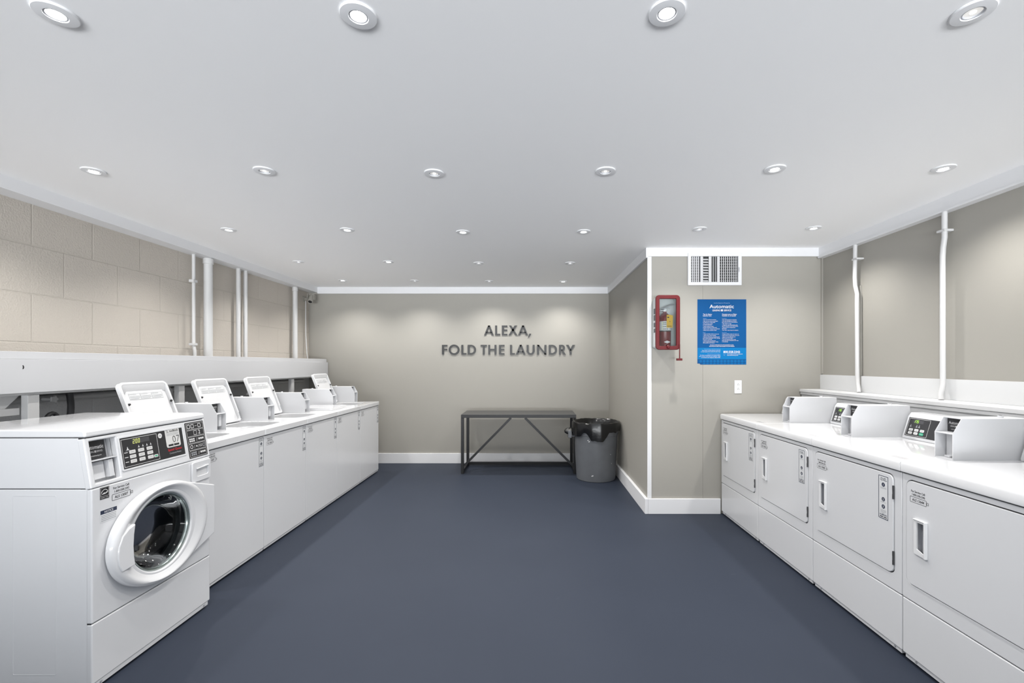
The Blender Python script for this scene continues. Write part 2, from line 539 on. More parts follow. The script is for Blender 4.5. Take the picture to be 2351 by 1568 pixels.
# ------------------------------------------------------------------ stickers
def service_sticker(fr, a0, b1, code, w=.092):
    """For Service Call block of text printed on clear film"""
    m = MB()
    s = w / .092
    m.text(fr, 'For Service Call:', a0 + .006 * s, b1 - .013 * s, .0135 * s, .0006, 0, 'L', width=.074 * s, bold=.012)
    m.text(fr, '1-800-558-2342', a0 + .011 * s, b1 - .0275 * s, .0125 * s, .0006, 0, 'L', width=.068 * s, bold=.012)
    m.outline(fr, a0, a0 + .086 * s, b1 - .059 * s, b1 - .033 * s, .0016 * s, .0006, 0, r=.003 * s)
    m.text(fr, code, a0 + .043 * s, b1 - .0515 * s, .0155 * s, .0006, 0, 'C', width=.062 * s, bold=.014)
    m.outline(fr, a0 + .0875 * s, a0 + .097 * s, b1 - .052 * s, b1 - .041 * s, .0014 * s, .0006, 0)
    return m

def strip_sticker(fr, a0, b0, w=.062, h=.215):
    m = MB()
    a1, b1 = a0 + w, b0 + h
    cx = a0 + w / 2
    m.prism(fr, [(a0, b0), (a1, b0), (a1, b1), (a0, b1)], .0002, .0008, 0)
    m.outline(fr, a0, a1, b0, b1, .003, .0011, 1)
    def u(k): return b1 - h * k
    m.text(fr, 'Pay with', cx, u(.075), .011, .0012, 1, 'C', width=w * .55, bold=.01)
    m.text(fr, 'Your Phone', cx, u(.115), .011, .0012, 1, 'C', width=w * .72, bold=.01)
    for n, k in (('1', .205), ('2', .545), ('3', .715)):
        m.poly(fr, circle(cx, u(k), .0105, 20), .0012, 1)
        m.text(fr, n, cx, u(k) - .0055, .0155, .0018, 0, 'C', bold=.02)
    for k in (.275, .297, .62, .80, .822, .844, .866):
        m.rect(fr, a0 + w * .2, a1 - w * (.2 if k != .866 else .35), u(k), u(k) + .0014, .0012, 2)
    m.text(fr, 'sudkick', cx, u(.925), .014, .0012, 1, 'C', width=w * .75, bold=.015)
    m.rect(fr, a0 + w * .14, cx - w * .03, u(.965), u(.945), .0012, 3)
    m.rect(fr, cx + w * .03, a1 - w * .14, u(.965), u(.945), .0012, 3)
    return m
STRIP_MATS = [STICKER, NAVY, GREY_INK, BLACK]

# ------------------------------------------------------------------ top load washers
WW, WD, WZ = .632, .70, .915
def make_washer(y_near, label, code, lid_open=True):
    g = 'top load washers along the left wall'
    h = WW / 2 - .0015
    t = thing('washing_machine', label, 'washing machine', (-2.0, y_near + WW / 2, 0), math.pi / 2, g)
    def cab():
        m = MB()
        m.box(-h, h, .008, WD, .035, .866, skip=('z1', 'y0'))
        return m
    obj('cabinet', cab, ENAMEL, t, .004, key='w_cab')
    obj('front_panel', lambda: MB().box(-h + .0006, h - .0006, 0, .016, .034, .864), ENAMEL, t, .004, key='w_front')
    obj('seam_shade_strip', lambda: MB().box(-h + .003, h - .003, .004, .02, .860, .872), SHADOWGAP, t, key='w_seam')  # dark strip painted as the shade under the top panel's lip
    obj('base_rail', lambda: MB().box(-h + .004, h - .004, .006, .03, .016, .034).box(-h + .02, h - .02, .06, .07, .001, .035, 1), [ENAMEL, SHADOWGAP], t, key='w_base')
    for sx in (-1, 1):
        for yy in (.07, WD - .06):
            obj('foot', lambda: MB().lathe([(.0, 0), (.02, 0), (.022, .006), (.01, .012), (.009, .036)], (0, 0, 0), (0, 0, 1), 16), RUBBER, t, key='w_foot').location = (sx * (h - .05), yy, 0)
    ft = Frame((0, 0, 0), (1, 0, 0), (0, 1, 0))
    hole = rrect(-.215, .135, .105, .435, .07, 6)
    def top():
        m = MB()
        n = len(hole)
        # outer outline sampled to the same count as the hole
        outer = rrect(-h - .001, h + .001, -.010, WD, .012, 6)
        m.ring(ft, outer, hole, .870, WZ)
        m.ring(ft, hole, [(a * .95 - .002, (b - .27) * .95 + .27) for a, b in hole], .866, .874)
        return m
    obj('top_panel', top, ENAMEL_TOP, t, .006, 3, key='w_top')
    obj('tub', lambda: MB().lathe([(.0, .50), (.20, .50), (.215, .53), (.215, .845)], (-.04, .27, 0), (0, 0, 1), 40), TUBM, t, key='w_tub')
    obj('agitator', lambda: MB().lathe([(.12, .505), (.07, .54), (.05, .60), (.042, .80), (.03, .83), (0, .832)], (-.04, .27, 0), (0, 0, 1), 24, fn=lambda j, a, r, z: (r * (1 + .16 * math.cos(4 * a) * (z < .79)), z)), DARKPL, t, key='w_agi')
    # lid in a plane hinged at the back of the opening
    hinge = Vector((0, .47, WZ + .004))
    ang = math.radians(21) if lid_open else math.radians(-90)
    if lid_open:
        fr = Frame(hinge, (1, 0, 0), (0, math.sin(ang), math.cos(ang)))
    else:
        fr = Frame(hinge + Vector((0, 0, .012)), (1, 0, 0), (0, -1, 0))
    x0, x1, L = -.232, .146, .385
    def lid():
        m = MB()
        o = rrect(x0, x1, 0, L, .035, 6)
        m.prism(fr, o, -.012, -.006)
        i = rrect(x0 + .016, x1 - .016, .012, L - .016, .022, 6)
        m.ring(fr, o, i, -.006, .016)
        m.add([fr(a, b, c) for a in (x0 + .012, x1 - .012) for b, c in ((L - .014, .015), (L - .014, -.006), (L - .068, -.0055), (L - .060, .000))], [(0, 1, 2, 3), (4, 5, 6, 7), (0, 4, 5, 1), (1, 5, 6, 2), (2, 6, 7, 3), (3, 7, 4, 0)])
        # raised inner tray with a step below the handle end
        m.prism(fr, [(x0 + .030, .014), (x1 - .030, .014), (x1 - .026, L - .11), (x1 - .034, L - .085), (x1 - .05, L - .06), (x0 + .05, L - .06), (x0 + .034, L - .085), (x0 + .026, L - .11)], -.006, .004)
        return m
    ld = obj('lid', lid, ENAMEL_TOP, t, .004, 3, key='w_lid' + str(lid_open))
    if lid_open:
        def lab():
            m = MB()
            for k in range(3):
                a0 = x0 + .055 + k * .088
                m.prism(fr, [(a0, L - .118), (a0 + .084, L - .118), (a0 + .084, L - .075), (a0, L - .075)], .0042, .0048, 0)
                m.outline(fr, a0, a0 + .084, L - .118, L - .075, .0012, .0052, 1)
                m.text(fr, ('WARNING', 'ADVERTENCIA', 'AVERTISSEMENT')[k], a0 + .005, L - .085, .009, .0053, 1, 'L', width=.05)
                for q in range(4):
                    m.rect(fr, a0 + .005, a0 + .079 - .012 * (q == 3), L - .095 - q * .006, L - .093 - q * .006, .0053, 1)
            return m
        obj('warning_label', lab, [STICKER, GREY_INK], ld, key='w_lidlab')
        for sx, nm in ((x0 + .022, 'l'), (x1 - .022, 'r')):
            obj('bumper', lambda: MB().lathe([(0, .008), (.006, .008), (.008, .0), (.008, -.002)], fr(sx, L - .15, .014), fr.n, 14), RUBBER, ld, key='w_bump' + nm)
        obj('hinge_strut', lambda: MB().tube([fr(x1 - .008, .02, .016), fr(x1 - .01, .075, .018)], .004, 8), CHROME, ld, key='w_strut')
    # console and coin meter
    fx = Frame((0, 0, 0), (0, 1, 0), (0, 0, 1))
    con = obj('console', lambda: MB().prism(fx, [(.612, WZ), (.632, WZ + .13), (.645, WZ + .14), (WD, WZ + .14), (WD, WZ)], -h + .004, h - .004), ENAMEL, t, .004, key='w_con')
    fc = Frame((0, .612, WZ), (1, 0, 0), (0, .02, .13))
    def ov():
        m = MB()
        m.prism(fc, [(-.26, .02), (.12, .02), (.12, .115), (-.26, .115)], .0003, .001, 0)
        m.outline(fc, -.255, -.09, .025, .11, .0015, .0014, 1)
        for r in range(2):
            for c in range(3):
                m.poly(fc, rrect(-.24 + c * .045, -.21 + c * .045, .032 + r * .02, .046 + r * .02, .003, 2), .0014, 1)
        return m
    obj('control_overlay', ov, [OVERLAY, WHITE_INK], con, key='w_ov', label='black control overlay')
    add_meter(t, h - .128, h - .028, .262, .608, WZ, 'washer')
    # stickers on the front
    ff = front(0)
    obj('service_sticker', service_sticker(ff, -.285, .845, code, .088), BLACK, t, label='service call sticker')
    obj('payment_sticker', lambda: strip_sticker(ff, h - .062, .648, .055, .207), STRIP_MATS, t, key='w_strip', label='numbered payment steps sticker')
    return t

WY0 = 2.762
wl = [
    ('white top load washer with lid up, nearest of its row, partly behind the front loader', 'ALS 13077', True),
    ('white top load washer with lid up, second in the row from the front loader', 'ALS 13009', True),
    ('white top load washer with lid up, middle of the row of five', 'ALS 13010', True),
    ('white top load washer with its lid closed, next to last before the back wall', 'ALS 13011', False),
    ('white top load washer with lid up, last of the row, against the back wall', 'ALS 13012', True)]
for k, (lab, code, op) in enumerate(wl):
    make_washer(WY0 + k * WW, lab, code, op)

# ------------------------------------------------------------------ dryers
DW, DD, DZ = .692, .70, .938
def make_dryer(y_far, label, code, display):
    g = 'dryers along the right wall'
    h = DW / 2 - .0015
    t = thing('clothes_dryer', label, 'dryer', (1.765, y_far - DW / 2, 0), -math.pi / 2, g)
    obj('cabinet', lambda: MB().box(-h, h, .008, DD, .035, .884, skip=('y0',)), ENAMEL, t, .004, key='d_cab')
    obj('base_rail', lambda: MB().box(-h + .01, h - .01, .008, .03, .014, .034).box(-h + .02, h - .02, .06, .07, .001, .034, 1), [ENAMEL, SHADOWGAP], t, key='d_base')
    for sx in (-1, 1):
        for yy in (.07, DD - .06):
            obj('foot', lambda: MB().lathe([(.0, 0), (.02, 0), (.022, .006), (.01, .012), (.009, .036)], (0, 0, 0), (0, 0, 1), 16), RUBBER, t, key='d_foot').location = (sx * (h - .06), yy, 0)
    ff = front(0)
    obj('lower_panel', lambda: MB().box(-h + .0006, h - .0006, 0, .018, .034, .2945), ENAMEL, t, .005, 3, key='d_low')
    obj('seam_shade_strip', lambda: MB().box(-h + .003, h - .003, .005, .016, .290, .302), SHADOWGAP, t, key='d_seam')  # dark strip standing in for shade in the lower panel seam
    obj('seam_shade_strip', lambda: MB().box(-h + .003, h - .003, .004, .016, .878, .891), SHADOWGAP, t, key='d_seam2')  # same painted shade for the seam under the top panel
    dr = rrect(-.316, .296, .378, .857, .03, 6)
    dro = rrect(-.3205, .3005, .3735, .8615, .033, 6)
    def upper():
        m = MB()
        outer = rrect(-h + .0006, h - .0006, .2985, .883, .004, 6)
        m.ring(ff, outer, dro, -.015, 0)
        return m
    obj('front_panel', upper, ENAMEL, t, .003, 3, key='d_up')
    obj('door_gasket', lambda: MB().ring(ff, dro, rrect(-.30, .28, .395, .84, .02, 6), -.014, -.008), SHADOWGAP, t, key='d_gask')
    hcut = rrect(-.262, -.205, .537, .684, .006, 6)
    door = obj('door', lambda: MB().ring(ff, dr, hcut, -.0072, .004), ENAMEL, t, .0025, 3, key='d_door')
    def hand():
        m = MB()
        o = [(-.268, .531), (-.2, .527), (-.2, .692), (-.268, .692)]
        i = [(-.252, .552), (-.213, .536), (-.213, .678), (-.252, .678)]
        m.ring(ff, o, i, .0041, .0118)
        m.prism(ff, [(-.209, .527), (-.2, .527), (-.2, .692), (-.209, .692)], .0115, .018)
        m.prism(ff, [(-.268, .687), (-.2, .687), (-.2, .692), (-.268, .692)], .010, .016)
        m.prism(ff, [(-.252, .536), (-.213, .531), (-.213, .545), (-.252, .558)], .008, .012)
        return m
    hd = obj('door_handle', hand, PLASTIC, door, .0025, 3, key='d_hand', label='white pull handle')
    obj('handle_cup', lambda: MB().box(-.262, -.205, .020, .024, .537, .684).box(-.262, -.260, .002, .024, .537, .684).box(-.207, -.205, .002, .024, .537, .684), GREYPL, hd, key='d_cup', label='grey recessed cup')
    for z in (.775, .455):
        obj('hinge', lambda: MB().box(.2945, .3025, -.0062, -.0005, -.033, .033).box(.2965, .3005, -.0085, -.0062, -.033, -.010).box(.2965, .3005, -.0085, -.0062, .010, .033), [mat('hinge_steel', (.10, .10, .105), .35, metal=.5)], t, key='d_hinge').location = (0, 0, z)
    def top():
        m = MB()
        fx = Frame((0, 0, 0), (0, 1, 0), (0, 0, 1))
        m.prism(fx, [(-.010, .889), (-.012, .925), (-.006, .936), (.008, DZ), (DD, DZ), (DD, .889)], -h - .0005, h + .0005)
        return m
    obj('top_panel', top, ENAMEL_TOP, t, .003, 3, key='d_top')
    ft = Frame((0, 0, DZ), (1, 0, 0), (0, 1, 0))
    def tops():
        m = MB()
        m.outline(ft, .20, .325, .035, .085, .0012, .0005, 0)
        for q in range(5):
            m.rect(ft, .207, .318 - .03 * (q == 4), .043 + q * .008, .0455 + q * .008, .0005, 0)
        return m
    obj('top_notice', tops, mat('faint_print', (.55, .55, .56), .4) if 'd_tops' not in _mesh_cache else ENAMEL, t, key='d_tops', label='faint printed notice')
    # console
    fx = Frame((0, 0, 0), (0, 1, 0), (0, 0, 1))
    con = obj('console', lambda: MB().prism(fx, [(.560, DZ + .0003), (.557, DZ + .012), (.596, DZ + .140), (.612, DZ + .160), (.685, DZ + .162), (.685, DZ + .0003)], -h + .004, h - .112), ENAMEL, t, .004, 3, key='d_con')
    fc = Frame((0, .557, DZ + .012), (1, 0, 0), (0, .039, .128))
    def ov():
        m = MB()
        m.prism(fc, rrect(-.325, .16, .008, .125, .003, 2), .0003, .001, 0)
        m.outline(fc, -.319, -.170, .013, .120, .0016, .0014, 1, r=.003)
        m.rect(fc, -.285, -.215, .092, .112, .0012, 2)
        digits(m, fc, display, -.282, .0935, .017, .0016, 3)
        for k, a in enumerate((-.298, -.255, -.237)):
            m.poly(fc, [(a - .007, .066), (a + .007, .066), (a + .003, .074), (a + .001, .083), (a - .001, .083), (a - .003, .074)], .0014, 4)
        for r in range(2):
            for c in range(3):
                m.poly(fc, rrect(-.304 + c * .040, -.275 + c * .040, .022 + r * .020, .037 + r * .020, .004, 3), .0014, 5 if (r == 0 and c == 2) else 1)
                m.rect(fc, -.299 + c * .04, -.280 + c * .04, .0275 + r * .02, .031 + r * .02, .0018, 4)
        return m
    obj('control_overlay', ov, [OVERLAY, WHITE_INK, LED_OFF, LED, GREY_INK, GREEN_INK], con, label='black control overlay with green digits')
    add_meter(t, h - .108, h - .008, .251, .62, DZ, 'dryer')
    fd = front(-.004)
    obj('service_sticker', service_sticker(fd, -.295, .822, code, .094), BLACK, door, label='service call sticker')
    obj('payment_sticker', lambda: strip_sticker(fd, .205, .625, .062, .215), STRIP_MATS, door, key='d_strip', label='numbered payment steps sticker')
    for xx in (-h + .07, h - .05):
        obj('base_screw', lambda: MB().lathe([(0, .004), (.005, .003), (.006, 0)], (0, .008, .024), (0, -1, 0), 10), GREY_INK, t, key='d_screw').location = (xx, 0, 0)
    return t

DY0 = 4.248
dlabels = [
    ('white dryer farthest from the camera, beside the white baseboard under the wall outlet', 'ALS 13641', '175'),
    ('white dryer second from the wall with the blue poster, pull handle on its door', 'ALS 13642', '175'),
    ('white dryer with its display reading green digits in plain view, third from the poster wall', 'ALS 10283', '175'),
    ('white dryer nearest the camera at the right edge, door cut off by the frame', 'ALS 13644', '175')]
for k, (lab, code, disp) in enumerate(dlabels):
    make_dryer(DY0 - k * DW, lab, code, disp)

# ------------------------------------------------------------------ front load washer
def make_front_loader():
    w, D = .71, .72
    h = w / 2
    t = thing('washing_machine', 'white front load washer with round dark glass door and black control panel at lower left', 'washing machine', (-1.87, 1.932 + h, 0), math.pi / 2)
    ff = front(0)
    obj('cabinet', MB().box(-h, h, .020, D, .03, .868, skip=('y0',)), ENAMEL, t, .006, 3)
    # pressed access panel on the side
    obj('side_panel', MB().ring(Frame((-h, 0, 0), (0, -1, 0), (0, 0, 1)), rrect(-.335, -.15, .08, .842, .006, 3), rrect(-.3335, -.1515, .0815, .8405, .005, 3), 0, .0008), ENAMEL, t)
    # front sheet with a round hole for the door
    cx, cz = -.012, .568
    N = 96
    hole = circle(cx, cz, .190, N)
    hf = h - .0008
    def outer_pt(a):
        dx, dz = math.cos(a), math.sin(a)
        k = []
        if dx > 1e-9: k.append((hf - cx) / dx)
        if dx < -1e-9: k.append((-hf - cx) / dx)
        if dz > 1e-9: k.append((.867 - cz) / dz)
        if dz < -1e-9: k.append((.2945 - cz) / dz)
        s = min(x for x in k if x > 0)
        return (cx + dx * s, cz + dz * s)
    outer = [outer_pt(2 * math.pi * i / N) for i in range(N)]
    for c in ((hf, .867), (hf, .2945), (-hf, .867), (-hf, .2945)):
        j = min(range(N), key=lambda i: (outer[i][0] - c[0]) ** 2 + (outer[i][1] - c[1]) ** 2)
        outer[j] = c
    obj('front_panel', MB().ring(ff, outer, hole, -.03, 0), ENAMEL, t, .006, 3)
    obj('lower_panel', MB().box(-hf, hf, 0, .032, .034, .2915), ENAMEL, t, .006, 3)
    obj('base_rail', MB().box(-h + .012, h - .012, .004, .03, .012, .036).box(-h + .03, h - .03, .07, .08, .001, .034, 1), [ENAMEL, SHADOWGAP], t, .002)
    for sx in (-1, 1):
        for yy in (.07, D - .06):
            obj('foot', MB().lathe([(.0, 0), (.02, 0), (.022, .006), (.01, .012), (.009, .032)], (sx * (h - .06), yy, 0), (0, 0, 1), 16), RUBBER, t)
        obj('base_screw', MB().lathe([(0, .004), (.005, .003), (.006, 0)], (sx * (h - .045), .004, .024), (0, -1, 0), 10), GREY_INK, t)
    # top
    fx = Frame((0, 0, 0), (0, 1, 0), (0, 0, 1))
    obj('top_panel', MB().prism(fx, [(.030, 1.086), (.032, 1.108), (.042, 1.118), (.06, 1.120), (D, 1.120), (D, 1.086)], -h + .002, h - .002), ENAMEL_TOP, t, .008, 4)
    up = [(.026, .8715), (D, .8715), (D, 1.0845), (.060, 1.0845)]
    obj('upper_cabinet', MB().prism(fx, up, -h, -h + .006).prism(fx, up, h - .006, h).box(-h + .006, h - .006, D - .006, D, .8715, 1.0845), ENAMEL, t, .001)
    for q in ((-h + .003, h - .003, .012, .05, .864, .872), (-h + .003, h - .003, .044, .08, 1.082, 1.088), (-h + .003, h - .003, .006, .03, .289, .297), (-h + .004, -h + .0055, .02, D - .01, .866, .874), (-h + .004, -h + .0055, .03, D - .01, 1.083, 1.088)):
        obj('seam_shade_strip', MB().box(*q), SHADOWGAP, t)  # dark strips added as painted shade inside the panel seams
    # sloping control panel with the coin box opening
    fp = Frame((0, 0, .872), (1, 0, 0), (0, .034, .212))
    cc = math.hypot(.034, .212) / .212
    def P(z): return (z - .872) * cc
    o4 = [(-h - .0008, P(.8695)), (h + .0008, P(.8695)), (h + .0008, P(1.0835)), (-h - .0008, P(1.0835))]
    i4 = [(-.333, P(.888)), (-.212, P(.888)), (-.212, P(1.068)), (-.333, P(1.068))]
    cp = obj('control_panel', MB().ring(fp, o4, i4, -.030, 0), ENAMEL, t, .006, 3)
    cb = obj('coin_box', MB().rect(fp, -.334, -.211, P(.886), P(1.07), -.046)
             .ring(fp, [(-.336, P(.884)), (-.209, P(.884)), (-.209, P(1.072)), (-.336, P(1.072))], [(a, b) for a, b in i4], -.0465, -.0295)
             .prism(fp, [(-.333, P(.980)), (-.212, P(.980)), (-.212, P(.985)), (-.333, P(.985))], -.046, -.004)
             .prism(fp, [(-.325, P(.900)), (-.255, P(.900)), (-.255, P(.975)), (-.325, P(.975))], -.046, -.030)
             .prism(fp, [(-.250, P(.900)), (-.228, P(.900)), (-.228, P(.975)), (-.250, P(.975))], -.046, -.012), METERM, cp, .0015)
    m = MB().prism(fp, [(-.331, P(.988)), (-.232, P(.988)), (-.232, P(1.066)), (-.331, P(1.066))], -.0455, -.034, 0)
    f2 = Frame(fp(0, 0, -.0338), fp.u, fp.v)
    automatic_label(m, f2, -.331, -.232, P(.988), P(1.066), 1)
    obj('meter_label', m, [OVERLAY, WHITE_INK], cb, label='black label with white lettering')
    # raised bezel and black overlay
    a0, a1, b0, b1 = -.196, .176, P(.915), P(1.057)
    obj('overlay_bezel', MB().ring(fp, rrect(a0 - .008, a1 + .008, b0 - .008, b1 + .008, .006, 3), rrect(a0, a1, b0, b1, .002, 3), 0, .003), ENAMEL, cp, .001)
    m = MB()
    m.prism(fp, [(a0, b0), (a1, b0), (a1, b1), (a0, b1)], .0003, .0012, 0)
    bx = a0 + .205
    m.outline(fp, a0 + .006, bx, b0 + .007, b1 - .007, .0018, .0016, 1)
    m.rect(fp, a0 + .062, a0 + .16, b0 + .108, b0 + .131, .0015, 2)
    digits(m, fp, '200', a0 + .066, b0 + .109, .021, .0019, 3)
    for a in (.095, .118, .141, .163):
        m.rect(fp, a0 + a - .0055, a0 + a + .0055, b0 + .086, b0 + .088, .0016, 4)
        m.poly(fp, [(a0 + a - .004, b0 + .089), (a0 + a + .004, b0 + .089), (a0 + a + .001, b0 + .095), (a0 + a, b0 + .099), (a0 + a - .001, b0 + .095)], .0016, 1)
    m.poly(fp, [(a0 + .027, b0 + .085), (a0 + .043, b0 + .085), (a0 + .037, b0 + .09), (a0 + .0355, b0 + .099), (a0 + .0335, b0 + .099), (a0 + .032, b0 + .09)], .0016, 1)
    m.rect(fp, a0 + .022, a0 + .048, b0 + .0805, b0 + .0825, .0016, 4)
    for r in range(3):
        m.rect(fp, a0 + .014, a0 + .032, b0 + .028 + r * .022, b0 + .031 + r * .022, .0016, 1)
        for c in range(3):
            m.poly(fp, rrect(a0 + .04 + c * .048, a0 + .074 + c * .048, b0 + .021 + r * .022, b0 + .037 + r * .022, .003, 2), .0016, 5)
            m.rect(fp, a0 + .047 + c * .048, a0 + .067 + c * .048, b0 + .0283 + r * .022, b0 + .0300 + r * .022, .002, 4)
    m.poly(fp, rrect(bx - .032, bx - .008, b0 + .021, b0 + .035, .003, 2), .0016, 5)
    m.rect(fp, bx - .028, bx - .012, b0 + .025, b0 + .031, .002, 6)
    m.poly(fp, circle(bx + .020, b1 - .022, .0125, 24), .0016, 1)
    m.text(fp, 'LTC', bx + .020, b1 - .026, .0105, .002, 0, 'C', width=.016, bold=.01)
    # white numbered sticker (the square code is left out)
    sa, sb = bx + .052, b0 + .052
    m.poly(fp, rrect(sa, sa + .094, sb, sb + .100, .010, 4), .0016, 5)
    m.text(fp, 'Pay', sa + .008, sb + .085, .009, .002, 0)
    m.text(fp, 'with', sa + .008, sb + .077, .009, .002, 0)
    m.text(fp, 'sudkick', sa + .088, sb + .079, .018, .002, 0, 'R', width=.058, bold=.015)
    for q in range(3):
        m.rect(fp, sa + .008, sa + .086, sb + .062 + q * .005, sb + .0635 + q * .005, .002, 4)
    m.text(fp, '07', sa + .089, sb + .022, .052, .002, 0, 'R', width=.046, bold=-.012)
    m.rect(fp, sa + .012, sa + .044, sb + .006, sb + .016, .002, 0)
    m.rect(fp, sa + .048, sa + .082, sb + .006, sb + .016, .002, 0)
    m.text(fp, 'Speed Queen', sa + .050, b0 + .034, .017, .0016, 7, 'C', width=.092, bold=.02)
    m.text(fp, 'Commercial Washer', sa + .050, b0 + .018, .011, .0016, 4, 'C', width=.078, bold=.01)
    obj('control_overlay', m, [OVERLAY, WHITE_INK, LED_OFF, LED_PALE, GREY_INK, BUTTON, GREEN_INK, RED_INK], cp, label='black control overlay with digits and buttons')
    # pictogram sheet of five cells
    m = MB()
    c0, c1, e0, e1 = .200, .338, P(.882), P(1.076)
    m.prism(fp, rrect(c0, c1, e0, e1, .004, 2), .0003, .0012, 0)
    ch = (e1 - e0 - .008) / 5
    for k in range(5):
        z0 = e0 + .004 + k * ch
        m.outline(fp, c0 + .006, c1 - .006, z0 + .001, z0 + ch - .002, .0014, .0016, 1, r=.003)
        zc = z0 + ch / 2
        if k == 4:
            for q, a in enumerate((.024, .052, .104)):
                m.outline(fp, c0 + a - .011, c0 + a + .011, zc - .011, zc + .011, .003, .0016, 1, r=.004)
            m.rect(fp, c0 + .070, c0 + .086, zc - .001, zc + .001, .0016, 1)
        elif k == 3:
            m.text(fp, '2', c0 + .098, zc - .010, .032, .0016, 1, 'C', bold=.01)
            m.outline(fp, c0 + .055, c0 + .078, zc - .012, zc + .012, .002, .0016, 1)
        elif k == 2 or k == 0:
            for q in range(6):
                m.rect(fp, c0 + .016 + (q % 3) * .014, c0 + .027 + (q % 3) * .014, zc - .010 + (q // 3) * .011, zc - .002 + (q // 3) * .011, .0016, 1 if k == 2 else 2)
            m.text(fp, '/', c0 + .072, zc - .010, .026, .0016, 1, 'C')
            for q in range(3):
                m.rect(fp, c0 + .084 + q * .014, c0 + .095 + q * .014, zc - .004, zc + .006, .0016, 1)
        else:
            m.outline(fp, c0 + .016, c0 + .036, zc - .010, zc + .010, .003, .0016, 1, r=.009)
            m.text(fp, '/', c0 + .048, zc - .010, .026, .0016, 1, 'C')
            m.poly(fp, circle(c0 + .064, zc, .005, 10), .0016, 1)
            m.text(fp, '/', c0 + .078, zc - .010, .026, .0016, 1, 'C')
            m.outline(fp, c0 + .086, c0 + .104, zc - .006, zc + .006, .002, .0016, 1)
            m.outline(fp, c0 + .110, c0 + .128, zc - .009, zc + .009, .003, .0016, 2)
    obj('instruction_sheet', m, [OVERLAY, WHITE_INK, GREY_INK], cp, label='black pictogram sheet')
    # detergent drawer with cup pull
    da, db, dc, de = .205, .345, .748, .858
    dw = obj('detergent_drawer', MB().ring(ff, rrect(da, db, dc, de, .012, 4), rrect(da + .03, db - .02, dc + .028, de - .032, .012, 4), .0005, .011), ENAMEL, t, .003, 3)
    obj('drawer_pull', MB().prism(Frame((0, -.011, 0), (1, 0, 0), (0, 0, 1)), [(da + .030, de - .040), (db - .020, de - .034), (db - .020, de - .030), (da + .030, de - .034)], -.006, .006)
        .rect(ff, da + .028, db - .018, dc + .026, de - .03, .0012), PLASTIC, dw, .001)
    # door: white plate, oval raised ring, glass bowl, handle
    gx, gz, ox_, oz_ = -.012, .568, -.006, .566
    xr = h + .002
    ell = [(ox_ + .296 * math.cos(math.radians(q)), oz_ + .239 * math.sin(math.radians(q))) for q in range(0, 360, 4)]
    cloud = sorted(ell + [(xr, .425), (xr, .702)])
    def half(ps):
        out = []
        for p in ps:
            while len(out) > 1 and (out[-1][0] - out[-2][0]) * (p[1] - out[-2][1]) - (out[-1][1] - out[-2][1]) * (p[0] - out[-2][0]) <= 0:
                out.pop()
            out.append(p)
        return out
    hull = half(cloud)[:-1] + half(cloud[::-1])[:-1]
    fine = []
    for i, p in enumerate(hull):
        q = hull[(i + 1) % len(hull)]
        k = max(1, int(math.hypot(q[0] - p[0], q[1] - p[1]) / .012))
        fine += [(p[0] + (q[0] - p[0]) * j / k, p[1] + (q[1] - p[1]) * j / k) for j in range(k)]
    hull = fine
    inner = []
    for (px, pz) in hull:
        a = math.atan2(pz - gz, px - gx)
        inner.append((gx + .186 * math.cos(a), gz + .186 * math.sin(a)))
    door = obj('door', MB().ring(ff, hull, inner, .002, .028), ENAMEL, t, .008, 4)
    N = 120
    def loft(st):
        vs, fs_ = [], []
        for (c_x, c_z, r_x, r_z, hh) in st:
            for q in range(N):
                a = 2 * math.pi * q / N
                lift = 0 if hh < .0281 else (hh - .028) * .55 * max(0, math.cos(a)) ** 1
                vs.append((c_x + r_x * math.cos(a), -(hh - lift), c_z + r_z * math.sin(a)))
        for j in range(len(st) - 1):
            for q in range(N):
                fs_.append((j * N + q, j * N + (q + 1) % N, (j + 1) * N + (q + 1) % N, (j + 1) * N + q))
        return MB().add(vs, fs_)
    st = [(ox_, oz_, .298, .241, .010), (ox_, oz_, .298, .241, .026), (ox_, oz_, .294, .238, .036), (ox_, oz_, .285, .233, .043), (ox_, oz_, .270, .226, .046), (ox_, oz_, .256, .220, .044),
          (ox_ - .001, oz_, .242, .214, .038), (-.009, .567, .222, .204, .032), (-.011, gz, .203, .196, .026), (gx, gz, .190, .190, .021), (gx, gz, .186, .186, .010)]
    obj('door_ring', loft(st), ENAMEL_TOP, door)
    obj('glass_rim', MB().lathe([(.1875, .012), (.186, .019), (.182, .021), (.178, .019), (.176, .012), (.1745, .016), (.172, .012), (.170, .002)], (gx, 0, gz), (0, -1, 0), 96), mat('rim_grey_green', (.42, .47, .46), .18, metal=.8), door)
    obj('door_glass', MB().lathe([(.1775, .014), (.172, .008), (.160, -.02), (.148, -.06), (.125, -.085), (.09, -.096), (.04, -.100), (0, -.101)], (gx, 0, gz), (0, -1, 0), 96), GLASS, door, label='dark round glass bowl')
    hp = [(-.262, .474), (-.197, .480), (-.203, .52), (-.206, .57), (-.203, .62), (-.196, .668), (-.232, .656), (-.262, .632), (-.280, .59), (-.284, .55), (-.279, .51)]
    obj('door_handle', MB().prism(ff, hp, .030, .050), ENAMEL_TOP, door, .005, 3)
    # drum behind the glass
    obj('door_gasket', MB().lathe([(.189, -.004), (.186, -.03), (.176, -.05), (.19, -.07), (.21, -.09)], (gx, 0, gz), (0, -1, 0), 64), RUBBER, t)
    dm = obj('drum', MB().lathe([(.21, -.08), (.225, -.10), (.225, -.42), (.18, -.45), (.06, -.43), (0, -.43)], (gx, 0, gz), (0, -1, 0), 64), mat('dark_drum', (.05, .05, .053), .42, metal=.8), t)
